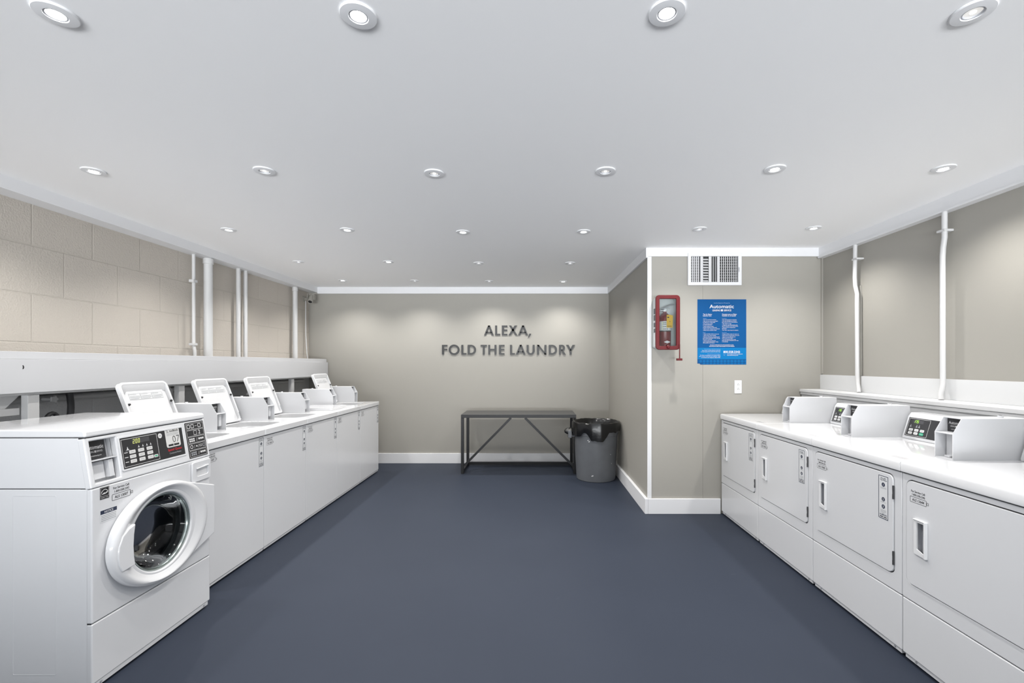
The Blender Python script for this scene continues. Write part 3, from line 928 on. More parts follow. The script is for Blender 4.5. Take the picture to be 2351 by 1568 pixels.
    for k in range(3):
        a = math.radians(40 + 120 * k)
        c, s_ = math.cos(a), math.sin(a)
        o = MB()
        pr = [(-.045, 0), (.045, 0), (.018, .062), (-.018, .062)]
        vs = []
        for yy, sc in ((.11, .8), (.40, 1.0)):
            for (p, q) in pr:
                vs.append((gx + c * (.225 - q * sc) - s_ * p, yy, gz + s_ * (.225 - q * sc) + c * p))
        o.add(vs, [(0, 1, 2, 3), (4, 5, 6, 7), (0, 1, 5, 4), (1, 2, 6, 5), (2, 3, 7, 6), (3, 0, 4, 7)])
        obj('drum_baffle', o, mat('baffle_dark', (.06, .06, .063), .3, metal=.6), dm, .012, 3)
    # stickers
    fs = ff
    m = MB()
    a0, b0 = -.318, .812
    m.prism(fs, [(a0, b0), (a0 + .042, b0), (a0 + .042, b0 + .052), (a0, b0 + .052)], .0003, .0009, 0)
    m.outline(fs, a0 + .002, a0 + .040, b0 + .012, b0 + .050, .001, .0012, 1)
    arc = [(a0 + .021 + .017 * math.cos(math.radians(x)), b0 + .022 + .020 * math.sin(math.radians(x))) for x in range(15, 166, 15)]
    arc2 = [(a0 + .021 + .0145 * math.cos(math.radians(x)), b0 + .022 + .0175 * math.sin(math.radians(x))) for x in range(165, 14, -15)]
    for i in range(len(arc) - 1):
        m.add([fs(*arc[i], .0012), fs(*arc[i + 1], .0012), fs(*arc2[-2 - i], .0012), fs(*arc2[-1 - i], .0012)], [(0, 1, 2, 3)], 1)
    m.poly(fs, [(a0 + .005, b0 + .020), (a0 + .018, b0 + .028), (a0 + .024, b0 + .026), (a0 + .038, b0 + .034), (a0 + .033, b0 + .024), (a0 + .022, b0 + .021)], .0012, 1)
    m.text(fs, 'ENERGY STAR', a0 + .021, b0 + .004, .006, .0012, 1, 'C', width=.036)
    obj('energy_sticker', m, [BLACK, WHITE_INK], t, label='black square sticker with white arc')
    obj('service_sticker', service_sticker(fs, -.262, .855, 'ALS 13007', .100), BLACK, t, label='service call sticker')
    m = MB()
    a0, b0 = -.318, .712
    m.prism(fs, [(a0, b0), (a0 + .080, b0), (a0 + .080, b0 + .052), (a0, b0 + .052)], .0003, .0009, 0)
    m.rect(fs, a0 + .001, a0 + .079, b0 + .034, b0 + .051, .0012, 1)
    m.text(fs, 'NOTICE', a0 + .04, b0 + .0375, .014, .0015, 0, 'C', width=.042, bold=.015)
    for q in range(4):
        m.rect(fs, a0 + .004, a0 + .076, b0 + .004 + q * .0072, b0 + .0068 + q * .0072, .0012, 2)
    obj('notice_sticker', m, [STICKER, NAVY, GREY_INK], t, label='white notice sticker with navy heading')
    return t
make_front_loader()

# ------------------------------------------------------------------ left pipe chase over the washers
pc = thing('pipe_chase', 'long white boxed shelf on the left wall above the washers', 'shelf', (-2.9, 2.3, 1.22))
PL = Matrix.Translation((2.9, -2.3, -1.22))
def local(o):
    o.location = (2.9, -2.3, -1.22)
    return o
local(obj('fascia_board', MB().box(-2.90, -2.88, REAR_Y, YB - .02, 1.236, 1.428), FASCIA, pc, .002))
local(obj('paint_chip', MB().poly(Frame((-2.8792, 2.574, 1.383), (0, 1, 0), (0, 0, 1)), [(-.003, .012), (.002, .010), (.006, .0), (.003, -.010), (-.003, -.012), (-.001, 0)]), BLACK, pc))
local(obj('top_board', MB().box(XL + .001, -2.892, REAR_Y, YB - .04, 1.4285, 1.472), FASCIA, pc, .002))
local(obj('lower_ledger', MB().box(-2.97, -2.9005, REAR_Y, YB - .06, 1.222, 1.255), STUDM, pc, .002))
for y in (.6, 1.7, 2.65, 3.77, 4.95, 5.52):
    local(obj('stud', MB().box(-2.942, -2.902, y - .031, y + .031,   .0, 1.2215), STUDM, pc, .002))
def brace(y0, z0, y1, z1, x=-2.99):
    d = Vector((0, y1 - y0, z1 - z0)).normalized()
    n = Vector((0, -d.z, d.y)) * .032
    pts = [(y0 + n.y, z0 + n.z), (y1 + n.y, z1 + n.z), (y1 - n.y, z1 - n.z), (y0 - n.y, z0 - n.z)]
    return MB().prism(Frame((0, 0, 0), (0, 1, 0), (0, 0, 1)), pts, x, x + .03)
local(obj('brace', brace(2.46, 1.10, 2.61, 1.245), STUDM, pc, .002))
local(obj('brace', brace(3.62, 1.08, 3.735, 1.20), STUDM, pc, .002))
local(obj('brace', brace(4.78, 1.06, 4.905, 1.20), STUDM, pc, .002))
local(obj('cross_rail', MB().box(-2.985, -2.945, 1.75, 2.615, 1.108, 1.148), STUDM, pc, .002))

# plumbing behind the washers
TUBP = mat('grey_pipe_paint', (.48, .48, .48), .45)
def pipe(name, label, cat, path, r, m, group=None, n=14):
    return tag(obj(name, MB().tube(path, r, n), m), label, cat, group)
pipe('supply_pipe', 'grey horizontal water pipe under the white boxed shelf behind the washers', 'pipe', [(-3.13, 1.2, 1.178), (-3.13, 6.2, 1.178)], .022, TUBP)
hp_ = []
for i in range(17):
    a = i / 16
    hp_.append((-3.05 + .01 * math.sin(a * 3), 2.985 + .03 * math.sin(.5 + a * 3.6) - .05 * a, 1.21 - .40 * a))
pipe('drain_hose', 'black hose hanging from the shelf behind the front load washer', 'hose', hp_, .018, HOSE)
hp_ = []
for i in range(13):
    a = math.pi * i / 12
    hp_.append((-2.98, 2.825 - .055 * math.cos(a), .975 + .12 * math.sin(a)))
pipe('washer_hose', 'black hose looping up just behind the top of the front load washer', 'hose', hp_, .012, HOSE)
v = thing('water_valve', 'grey round handled water valve beside the white stud behind the front loader', 'valve', (-3.10, 2.885, 1.178))
obj('valve_body', MB().tube([(0, 0, .0), (.04, 0, 0), (.07, 0, 0)], [.012, .010, .007], 12), TUBP, v)
obj('valve_wheel', MB().lathe([(.006, .066), (.019, .064), (.023, .069), (.019, .075), (.006, .073), (0, .073)], (0, 0, 0), (1, 0, 0), 24, fn=lambda j, a, r, z: (r * (1 + .16 * math.cos(5 * a)), z)), TUBP, v)

# ------------------------------------------------------------------ vertical pipes
def vpipe(x, y, r, label, z0=1.4725, z1=2.4085, collar=True, clamp=False, name='vertical_pipe', pth=None):
    t = thing(name, label, 'pipe', (x, y, z0), 0, 'painted vertical pipes on the left wall')
    obj('pipe_run', MB().tube([(p[0], p[1], p[2]) for p in (pth or [(0, 0, 0), (0, 0, z1 - z0)])], r, 18), PIPEM, t)
    if collar:
        obj('pipe_collar', MB().lathe([(r, 0), (r * 1.18, .002), (r * 1.18, .05), (r, .053)], (0, 0, z1 - z0 - .055), (0, 0, 1), 18), PIPEM, t)
    if clamp:
        obj('pipe_clamp', MB().box(-.03, r * 1.1, -.035, r + .003, z1 - z0 - .26, z1 - z0 - .235).box(-.03, r * 1.1, -.035, r + .003, .10, .12), PIPEM, t, .003)
    return t
vpipe(-3.10, 4.18, .014, 'thin white vertical pipe, leftmost on the left wall, with small clamps', collar=False, clamp=True, pth=[(0, 0, 0), (0, 0, .05), (-.01, 0, .10), (-.01, 0, .936)])
vpipe(-3.09, 4.34, .037, 'thickest white vertical pipe on the left wall with collar at the ceiling')
vpipe(-3.10, 4.80, .021, 'white vertical pipe, left one of the close pair on the left wall', collar=False)
vpipe(-3.10, 4.92, .020, 'white vertical pipe, right one of the close pair on the left wall', collar=False)
vpipe(-3.10, 5.95, .030, 'white vertical pipe nearest the security camera in the back corner')

# ------------------------------------------------------------------ security camera
sc_ = thing('security_camera', 'small beige security camera high in the far left corner', 'camera', (-3.11, 6.30, 2.29))
obj('camera_body', MB().lathe([(0, -.075), (.030, -.075), (.036, -.068), (.036, .05), (.032, .062), (.027, .062), (.024, .054), (0, .054)], (.075, -.055, .0), (.10, -.62, -.62), 24), WALL, sc_)
obj('lens_window', MB().lathe([(0, .0555), (.0245, .0555), (.0245, .0545)], (.075, -.055, .0), (.10, -.62, -.62), 24), BLACK, sc_, label='black lens window')
obj('camera_mount', MB().lathe([(0, 0), (.040, 0), (.040, .016), (.022, .022), (.018, .05), (0, .05)], (-.05, -.01, .01), (1, 0, 0), 20), WALL, sc_)
obj('camera_bracket', MB().box(.030, .036, -.08, -.02, -.01, .075).box(.118, .124, -.08, -.02, -.01, .075).box(.030, .124, -.03, -.02, .06, .075), WALL, sc_, .001)
pipe('camera_cable', 'thin beige cable running down from the security camera to the shelf', 'cable', [(-3.12, 6.27, 2.275), (-3.122, 6.27, 2.1), (-3.12, 6.27, 1.8), (-3.10, 6.26, 1.56), (-3.09, 6.26, 1.474)], .007, PIPEM)

# ------------------------------------------------------------------ right ledge and conduits
lg = thing('wall_ledge', 'long white ledge behind the dryers along the right wall', 'ledge', (2.6, 2.0, 1.0))
def lloc(o):
    o.location = (-2.6, -2.0, -1.0)
    return o
lloc(obj('ledge_top', MB().box(2.505, XR - .0205, REAR_Y, YP - .002, 1.142, 1.168), BAND, lg, .003))
lloc(obj('ledge_lip', MB().box(2.512, 2.53, REAR_Y, YP - .004, 1.118, 1.1415), BAND, lg, .002))
lloc(obj('ledge_front', MB().box(2.522, 2.54, REAR_Y, YP - .006, .0, 1.1175), BAND, lg))
def conduit(y, label, jog, z1=2.3875):
    x = XR - .045
    if jog:
        path = [(x - .02, y - .06, 1.169), (x - .012, y - .045, 1.20), (x, y - .02, 1.24), (x, y - .015, 1.30), (x, y - .01, 1.9), (x, y - .012, 1.98), (x, y + .01, 2.05), (x, y + .015, 2.12), (x, y + .01, z1)]
    else:
        path = [(x - .03, y - .02, 1.169), (x - .025, y - .012, 1.20), (x, y, 1.27), (x, y, 1.34), (x, y + .002, 2.1), (x, y - .002, 2.16), (x, y - .012, 2.22), (x, y - .012, z1)]
    t = thing('wall_conduit', label, 'conduit', (x, y, 1.169), 0, 'white conduits on the right wall')
    o = obj('conduit_run', MB().tube(path, .0155, 14), PIPEM, t)
    o.location = (-x, -y, -1.169)
    o = obj('conduit_strap', MB().box(x - .017, XR, y - .03, y + .03, 2.26, 2.275), PIPEM, t, .003)
    o.location = (-x, -y, -1.169)
conduit(3.76, 'white bent conduit on the right wall, the one nearer the poster wall', True)
conduit(2.965, 'white conduit on the right wall, the one nearer the camera', False)
tag(obj('flat_cable', MB().box(XR - .012, XR - .001, 3.755, 3.765, 1.303, 2.05), WALL), 'thin beige cable strip on the right wall beside the bent conduit', 'cable')

# ------------------------------------------------------------------ wall lettering
def letter_strokes(ch):
    """unit height strokes as polygons; x measured in cap heights"""
    V, Hh = .20, .155
    if ch == 'A':
        w = .99
        return w, [[(0, 0), (.215, 0), (.60, 1), (.40, 1)], [(w, 0), (w - .215, 0), (.40, 1), (.60, 1)], [(.20, .22), (w - .20, .22), (w - .26, .36), (.26, .36)]]
    if ch == 'L':
        return .52, [[(0, 0), (V, 0), (V, 1), (0, 1)], [(V, 0), (.52, 0), (.52, Hh), (V, Hh)]]
    if ch in 'EF':
        s = [[(0, 0), (V, 0), (V, 1), (0, 1)], [(V, 1 - Hh), (.55, 1 - Hh), (.55, 1), (V, 1)], [(V, .45), (.535, .45), (.535, .60), (V, .60)]]
        if ch == 'E':
            s.append([(V, 0), (.55, 0), (.55, Hh), (V, Hh)])
        return .55, s
    if ch == 'X':
        w = .91
        return w, [[(0, 0), (.235, 0), (w - .05, 1), (w - .285, 1)], [(w, 0), (w - .235, 0), (.05, 1), (.285, 1)]]
    if ch == 'T':
        w = .64
        return w, [[(0, 1 - Hh), (w, 1 - Hh), (w, 1), (0, 1)], [(w / 2 - V / 2, 0), (w / 2 + V / 2, 0), (w / 2 + V / 2, 1 - Hh), (w / 2 - V / 2, 1 - Hh)]]
    if ch == 'H':
        w = .84
        return w, [[(0, 0), (V, 0), (V, 1), (0, 1)], [(w - V, 0), (w, 0), (w, 1), (w - V, 1)], [(V, .43), (w - V, .43), (w - V, .59), (V, .59)]]
    if ch == 'N':
        w = .95
        return w, [[(0, 0), (V, 0), (V, 1), (0, 1)], [(w - V, 0), (w, 0), (w, 1), (w - V, 1)], [(0, 1), (V, 1), (w, 0), (w - V, 0)]]
    if ch == 'Y':
        w = .89
        return w, [[(w / 2 - V / 2, 0), (w / 2 + V / 2, 0), (w / 2 + V / 2, .46), (w / 2 - V / 2, .46)], [(0, 1), (.235, 1), (w / 2 + .10, .42), (w / 2 - .10, .42)], [(w, 1), (w - .235, 1), (w / 2 - .10, .42), (w / 2 + .10, .42)]]
    def band(cx, cy, rx, ry, tx, ty, a0, a1, n=20):
        out = []
        for i in range(n):
            p, q = math.radians(a0 + (a1 - a0) * i / n), math.radians(a0 + (a1 - a0) * (i + 1) / n)
            out.append([(cx + rx * math.cos(p), cy + ry * math.sin(p)), (cx + rx * math.cos(q), cy + ry * math.sin(q)), (cx + (rx - tx) * math.cos(q), cy + (ry - ty) * math.sin(q)), (cx + (rx - tx) * math.cos(p), cy + (ry - ty) * math.sin(p))])
        return out
    if ch == 'O':
        return 1.10, band(.55, .5, .55, .53, .19, .175, 0, 360, 40)
    if ch == 'D':
        return .84, [[(0, 0), (V, 0), (V, 1), (0, 1)], [(V, 0), (.35, 0), (.35, Hh), (V, Hh)], [(V, 1 - Hh), (.35, 1 - Hh), (.35, 1), (V, 1)]] + band(.34, .5, .50, .5, .20, .155, -90, 90, 22)
    if ch == 'U':
        w = .82
        return w, [[(0, .38), (V, .38), (V, 1), (0, 1)], [(w - V, .38), (w, .38), (w, 1), (w - V, 1)]] + band(w / 2, .39, w / 2, .41, V, .165, 180, 360, 22)
    if ch == 'R':
        return .68, [[(0, 0), (V, 0), (V, 1), (0, 1)], [(V, 1 - Hh), (.33, 1 - Hh), (.33, 1), (V, 1)], [(V, .415), (.33, .415), (.33, .56), (V, .56)], [(.20, .46), (.42, .46), (.69, 0), (.45, 0)]] + band(.32, .7075, .29, .2925, .19, .15, -90, 90, 18)
    if ch == ',':
        return .32, [[(0, -.22), (.10, -.22), (.32, .17), (.11, .17)]]
s_ = YB / F_PX
lines = [(1000 + 783 / 7.018, [('A', 783, 940), ('L', 960, 1043), ('E', 1068, 1157), ('X', 1175, 1320), ('A', 1330, 1488), (',', 1493, 1543)], 122, 280),
         (0, [('F', 105, 190), ('O', 213, 387), ('L', 417, 498), ('D', 520, 653), ('T', 728, 828), ('H', 850, 982), ('E', 1022, 1110), ('L', 1200, 1278), ('A', 1293, 1450), ('U', 1468, 1597), ('N', 1635, 1787), ('D', 1825, 1957), ('R', 1988, 2095), ('Y', 2105, 2243)], 434, 590)]
wt = thing('wall_lettering', 'black raised capital lettering in two lines on the beige back wall', 'lettering', (-.33, YB, 1.5))
for _, glyphs, ytop, ybot in lines:
    zt = EYE + (VPY - (730 + ytop / 7.018)) * s_
    zb = EYE + (VPY - (730 + ybot / 7.018)) * s_
    hgt = zt - zb
    for ch, p0, p1 in glyphs:
        x0 = (1000 + p0 / 7.018 - VPX) * s_
        x1 = (1000 + p1 / 7.018 - VPX) * s_
        w_, strokes = letter_strokes(ch)
        kx = (x1 - x0) / w_
        m = MB()
        fr = Frame((x0 + .33, -.0003, zb - 1.5), (1, 0, 0), (0, 0, 1))
        for st in strokes:
            m.prism(fr, [(a * kx, b * hgt) for a, b in st], 0, .014)
        obj('letter', m, LETTER, wt)

# ------------------------------------------------------------------ table
tb = thing('table', 'black steel frame table with charcoal top against the back wall', 'table', (-.175, 6.05, 0))
tx0, tx1, ty0, ty1, tz = -.735, .735, -.245, .275, .756
r_ = .019
obj('table_top', MB().box(tx0, tx1, ty0, ty1, tz - .006, tz), TABLETOP, tb, .002)
m = MB()
m.box(tx0, tx1, ty0, ty0 + .036, tz - .042, tz - .0065).box(tx0, tx1, ty1 - .036, ty1, tz - .042, tz - .0065)
m.box(tx0, tx0 + .036, ty0 + .036, ty1 - .036, tz - .042, tz - .0065).box(tx1 - .036, tx1, ty0 + .036, ty1 - .036, tz - .042, tz - .0065)
obj('top_frame', m, TABLEM, tb, .002)
for xx in (tx0, tx1 - .036):
    for yy in (ty0, ty1 - .036):
        obj('leg', MB().box(xx, xx + .036, yy, yy + .036, 0, tz - .0425), TABLEM, tb, .002)
    obj('side_rail', MB().box(xx + .004, xx + .032, ty0 + .0365, ty1 - .0365, .018, .048), TABLEM, tb, .002)
obj('back_rail', MB().box(tx0 + .0365, tx1 - .0365, ty1 - .034, ty1 - .004, .012, .048), TABLEM, tb, .002)
def diag(xa, za, xb, zb):
    d = Vector((xb - xa, zb - za)).normalized()
    n = Vector((-d.y, d.x)) * .014
    return MB().prism(Frame((0, ty0 + .004, 0), (1, 0, 0), (0, 0, 1)), [(xa + n.x, za + n.y), (xb + n.x, zb + n.y), (xb - n.x, zb - n.y), (xa - n.x, za - n.y)], -.026, 0)
obj('brace', diag(tx0 + .043, .105, -.098, tz - .0435), TABLEM, tb, .001)
obj('brace', diag(tx1 - .043, .105, .083, tz - .0435), TABLEM, tb, .001)

# ------------------------------------------------------------------ trash can and liner
TCX, TCY = .782, 5.60
tc = thing('trash_can', 'round grey plastic trash can beside the black table', 'trash can', (TCX, TCY, 0))
obj('can_body', MB().lathe([(0, .012), (.215, .012), (.222, .004), (.230, .0), (.236, .006), (.238, .03), (.262, .50), (.264, .545), (.270, .548), (.272, .60), (.279, .664), (.286, .672), (.288, .686), (.284, .694), (.274, .694), (.268, .60), (.25, .45), (.225, .05), (0, .04)], (0, 0, 0), (0, 0, 1), 64), CANM, tc)
for sx in (-1,):
    m = MB()
    m.box(-.302 if sx < 0 else .262, -.262 if sx < 0 else .302, -.055, .055, .515, .535)
    m.box(-.345 if sx < 0 else .30, -.30 if sx < 0 else .345, -.06, .06, .50, .59)
    obj('can_handle', m, CANM, tc, .006, 3)
m = MB()
def pt(a, z, rr=.2575):
    return (rr * math.cos(a), rr * math.sin(a), z)
def bagfn(j, a, r, z):
    k = math.sin(a * 9 + 1.3) * .5 + math.sin(a * 17 + .4) * .35 + math.sin(a * 5 + 2.0) * .4 + math.sin(a * 29 + 3 * z * 9) * .3
    if j <= 3:          # hanging outside
        def win(c, hw, soft=9):
            d = abs((math.degrees(a) - c + 180) % 360 - 180)
            q = min(1, max(0, (hw + soft - d) / soft))
            return q * q * (3 - 2 * q)
        lobe = win(-68, 20) * .062 + win(-3, 14, 16) * .085 + win(198, 6, 10) * .03
        tilt = .022 * math.cos(a)
        w = (3 - j) / 3.0
        return r + .006 * k * w + lobe * .05 * w, z - w * (lobe + tilt + .010 * k)
    if j >= 7:
        return r + .012 * k * (j - 6) * .5, z + .01 * k
    return r + .002 * k, z + .003 * k
lg_ = MB().lathe([(.287, .607), (.292, .630), (.294, .655), (.293, .682), (.288, .702), (.278, .704), (.266, .69), (.25, .60), (.235, .45), (.20, .30), (0, .26)], (0, 0, 0), (0, 0, 1), 96, fn=bagfn)
lg_.lathe([(0, .045), (.018, .042), (.034, .028), (.042, .008), (.040, -.014), (.030, -.022)], (-.322, -.01, .572), (0, 0, 1), 20, fn=lambda j, a, r, z: (r * (1.15 + .55 * math.sin(a) ** 2 + .07 * math.sin(5 * a)), z + .005 * math.sin(3 * a)))
bag = tag(obj('bin_liner', lg_, BAGM, angle=60), 'black plastic bin liner folded over the rim of the grey can', 'bin liner')
bag.location = (TCX, TCY, 0)
for i in range(9):
    random.seed(30 + i)
random.seed(3)
m = MB()
for a_, z_, s1 in ((-112, .572, .017), (-104, .566, .012), (-118, .50, .011), (-115, .485, .013), (-107, .08, .016), (-55, .33, .008), (-50, .22, .007)):
    a = math.radians(a_)
    rr = .238 + (.262 - .238) * min(1, z_ / .5) + .0012 + (.008 if z_ > .548 else 0)
    fr = Frame((rr * math.cos(a), rr * math.sin(a), z_), (-math.sin(a), math.cos(a), 0), (.05 * math.cos(a), .05 * math.sin(a), 1))
    m.poly(fr, [(-s1, -s1 * .3), (-s1 * .2, -s1 * .5), (s1 * .9, s1 * .1), (s1 * .3, s1 * .6), (-s1 * .5, s1 * .3)], .0006)
obj('paint_fleck', m, WHITE_INK, tc)['kind'] = 'stuff'

# ------------------------------------------------------------------ fire extinguisher cabinet
CX0, CX1, CZ0, CZ1 = 1.118, 1.338, 1.530, 2.026
FY = 4.12                       # front plane of the red frame
ec = thing('extinguisher_cabinet', 'white wall cabinet with red framed clear front at the corner', 'fire extinguisher cabinet', ((CX0 + CX1) / 2, YP, CZ0))
ox, oy, oz = (CX0 + CX1) / 2, YP, CZ0
fe = Frame((-ox, FY - oy, -oz), (1, 0, 0), (0, 0, 1))
o_, i_ = rrect(CX0, CX1, CZ0, CZ1, .032, 6), rrect(CX0 + .034, CX1 - .034, CZ0 + .034, CZ1 - .034, .008, 6)
obj('front_frame', MB().ring(fe, o_, i_, -.022, .006), RED, ec, .006, 3, label='red frame')
t_o, t_i = rrect(CX0 + .008, CX1 - .008, CZ0 + .010, CZ1 - .010, .03, 6), rrect(CX0 + .013, CX1 - .013, CZ0 + .015, CZ1 - .015, .027, 6)
obj('cabinet_tub', MB().ring(fe, t_o, t_i, -.1495, -.0225).prism(fe, t_o, -.1495, -.145), CABWHITE, ec, .002)
m = MB()
fl = Frame((CX0 + .008 - ox, -.075, .25), (0, -1, 0), (0, 0, 1))
for q, (z_, h_) in enumerate(((.10, .05), (.04, .05), (-.02, .04), (-.07, .035))):
    m.box(CX0 + .0055 - ox, CX0 + .0078 - ox, -.10, -.055, .23 + z_, .23 + z_ + h_)
obj('side_lettering_strip', m, OVERLAY, ec)
obj('clear_pane', MB().prism(fe, i_, -.012, -.009), ACRYLIC, ec, label='clear acrylic pane')
obj('frame_lock', MB().lathe([(.016, 0), (.016, .006), (.010, .010), (0, .008)], fe((CX0 + CX1) / 2, CZ0 + .026, .004), (0, -1, 0), 18), RED, ec)
hx = CX1 - .008
obj('breaker_hammer', MB().tube([fe(hx, CZ0 + .05, .012), fe(hx, CZ0 - .078, .012)], .005, 10).box(hx - .028 - ox, hx + .022 - ox, FY - .024 - oy, FY + .0 - oy, -.098, -.078), RED, ec, .002)

# extinguisher inside
ex = thing('fire_extinguisher', 'red fire extinguisher with yellow tag inside the wall cabinet', 'fire extinguisher', (1.222, 4.200, CZ0 + .017))
obj('cylinder', MB().lathe([(0, 0), (.051, 0), (.055, .006), (.055, .265), (.050, .292), (.034, .313), (.018, .325), (.018, .335), (0, .335)], (0, 0, 0), (0, 0, 1), 32), EXT_RED, ex)
m = MB()
m.lathe([(.0557, .15), (.0557, .245)], (0, 0, 0), (0, 0, 1), 32)
m.lathe([(.0563, .150), (.0563, .160)], (0, 0, 0), (0, 0, 1), 32, 1)
for q in range(4):
    a = math.radians(-125 + q * 14)
    fr = Frame((.0561 * math.cos(a), .0561 * math.sin(a), 0), (-math.sin(a), math.cos(a), 0), (0, 0, 1))
    for z_ in (.168, .19, .212, .228):
        m.rect(fr, -.004, .003, z_, z_ + .010, .0006, 1 if q else 2)
obj('cylinder_label', m, [STICKER, BLACK, PALEGREEN], ex, label='white instruction label')
obj('nameplate', MB().poly(Frame((.006, -.0565, .055), (1, 0, 0), (0, 0, 1)), [(-.03, 0), (0, -.013), (.03, 0), (0, .013)]), STICKER, ex, label='white diamond label')
obj('valve_head', MB().box(-.014, .014, -.014, .014, .334, .366).tube([(0, -.012, .352), (0, -.03, .352)], .013, 16).tube([(-.012, 0, .35), (-.06, 0, .345), (-.062, -.005, .30)], .009, 10, 0), CHROME, ex, .002)
obj('valve_lever', MB().tube([(-.03, 0, .362), (.02, 0, .385), (.05, 0, .400), (.085, 0, .402)], [.006, .008, .007, .006], 8).tube([(-.01, 0, .37), (.03, -.006, .375), (.045, -.01, .36)], .004, 8), mat('lever_metal', (.62, .63, .65), .35, metal=.7), ex)
obj('inspection_tag', MB().prism(Frame((.0, -.061, .185), (1, .1, 0), (0, 0, 1)), [(0, 0), (.056, 0), (.060, .11), (.03, .118), (.0, .116)], 0, .001, 0)
    .rect(Frame((.0, -.0622, .185), (1, .1, 0), (0, 0, 1)), .006, .022, .088, .098, 0.0012, 1)
    .rect(Frame((.0, -.0622, .185), (1, .1, 0), (0, 0, 1)), .006, .046, .012, .016, 0.0012, 1)
    .poly(Frame((.0, -.0622, .185), (1, .1, 0), (0, 0, 1)), circle(.03, .055, .004, 12), .0012, 1), [YELLOW, BLACK], ex, label='yellow inspection tag')

# ------------------------------------------------------------------ supply vent
VX0, VX1, VZ0, VZ1 = 1.452, 1.952, 2.136, 2.436
vt = thing('air_vent', 'white wall air vent with slats above the blue poster', 'vent', ((VX0 + VX1) / 2, YP - .02, VZ0))
vx, vy, vz = (VX0 + VX1) / 2, YP - .02, VZ0
fv = Frame((-vx, 0, -vz), (1, 0, 0), (0, 0, 1))
ix0, ix1, iz0, iz1 = VX0 + .030, VX1 - .032, VZ0 + .030, VZ1 - .030
obj('vent_frame', MB().ring(fv, [(VX0, VZ0), (VX1, VZ0), (VX1, VZ1), (VX0, VZ1)], [(ix0, iz0), (ix1, iz0), (ix1, iz1), (ix0, iz1)], -.020, .010), TRIM, vt, .003)
obj('vent_backing', MB().box(ix0 - .004 - vx, ix1 + .004 - vx, .0175, .0195, iz0 - .004 - vz, iz1 + .004 - vz), VENTDARK, vt)
iw = ix1 - ix0
def slat_v(k, w=.0065, ang=0.0):
    x = ix0 + iw * k
    fr = Frame((x - vx, -.001, 0), (math.cos(ang), math.sin(ang), 0), (0, 0, 1))
    return MB().prism(fr, [(-w / 2, iz0 - vz + .001), (w / 2, iz0 - vz + .001), (w / 2, iz1 - vz - .001), (-w / 2, iz1 - vz - .001)], -.001, .001)
VS = mat('vent_slat', (.62, .62, .63), .4)
for k in (.035, .075, .118, .160):
    obj('vertical_slat', slat_v(k, .011, math.radians(-30)), VS, vt)
for k, w in ((.225, .026), (.400, .022)):
    obj('mullion', MB().box(ix0 + iw * k - w / 2 - vx, ix0 + iw * k + w / 2 - vx, -.004, -.001, iz0 - vz + .001, iz1 - vz - .001), VS, vt)
hx0, hx1 = ix0 + iw * .262, ix0 + iw * .37
for q in range(10):
    z_ = iz0 + (iz1 - iz0) * (q + .45) / 9.6
    if z_ > iz1 - .006: continue
    fr = Frame((0, .002, z_ - vz), (1, 0, 0), (0, math.sin(math.radians(35)), math.cos(math.radians(35))))
    obj('horizontal_slat', MB().prism(fr, [(hx0 - vx, -.009), (hx1 - vx, -.009), (hx1 - vx, .009), (hx0 - vx, .009)], -.001, .001), VS, vt)
for k in (.435, .475, .52, .56):
    obj('vertical_slat', slat_v(k, .014, math.radians(45)), VS, vt)
obj('mullion', MB().box(ix0 + iw * .595 - .012 - vx, ix0 + iw * .595 + .008 - vx, -.002, .001, iz0 - vz + .001, iz1 - vz - .001), VS, vt)
for k in (.650, .693, .736, .780, .824, .868, .912, .956):
    obj('vertical_slat', slat_v(k, .0075, math.radians(12)), VS, vt)
for q in range(9):
    z_ = iz0 + (iz1 - iz0) * (q + .6) / 9.4
    for (ka, kb) in ((.0, .19), (.62, 1.0)):
        obj('rear_bar', MB().box(ix0 + iw * ka + .001 - vx, ix0 + iw * kb - .001 - vx, .009, .012, z_ - .0013 - vz, z_ + .0013 - vz), VS, vt)
obj('damper_lever', MB().box(VX1 - .030 - vx, VX1 - .024 - vx, -.016, -.0105, .125, .165), GREYPL, vt)

# ------------------------------------------------------------------ poster
PX0, PX1, PZ0, PZ1 = 1.549, 2.007, 1.396, 2.008
ps = thing('laundry_poster', 'blue laundry care poster with white text on the beige wall', 'poster', (PX0, YP, PZ0))
fp_ = Frame((0, -.0006, 0), (1, 0, 0), (0, 0, 1))
pw_, ph_ = PX1 - PX0, PZ1 - PZ0
m = MB()
m.prism(fp_, [(.028, 0), (pw_, 0), (pw_, ph_), (0, ph_), (0, .010), (.02, .010)], 0, .0012, 0)
def yy(k): return ph_ * (1 - k)
m.rect(fp_, .001, pw_ - .001, yy(.918), yy(.743), .0015, 1)
for r in range(2):
    for c in range(14):
        cx_ = .03 + c * .0325 + (0 if r == 0 else .0)
        cy_ = yy(.948) if r == 0 else yy(.995)
        pts = [(min(a, pw_ - .001), max(b, .001)) for a, b in circle(cx_, cy_, .0128, 18)]
        if cx_ < .05 and r == 1: continue
        m.poly(fp_, pts, .0018, 2)
cx_ = pw_ / 2
T = .0022
m.text(fp_, 'Laundry Equipment Managed by', cx_, yy(.063), .012, T, 4, 'C', width=.15)
m.text(fp_, 'Automatic', cx_ - .002, yy(.135), .046, T, 3, 'C', width=.228, bold=.008)
m.text(fp_, 'LEASING', cx_ - .018, yy(.182), .023, T, 3, 'R', width=.070, bold=.01)
m.text(fp_, 'SERVICE', cx_ + .018, yy(.182), .023, T, 3, 'L', width=.070, bold=.01)
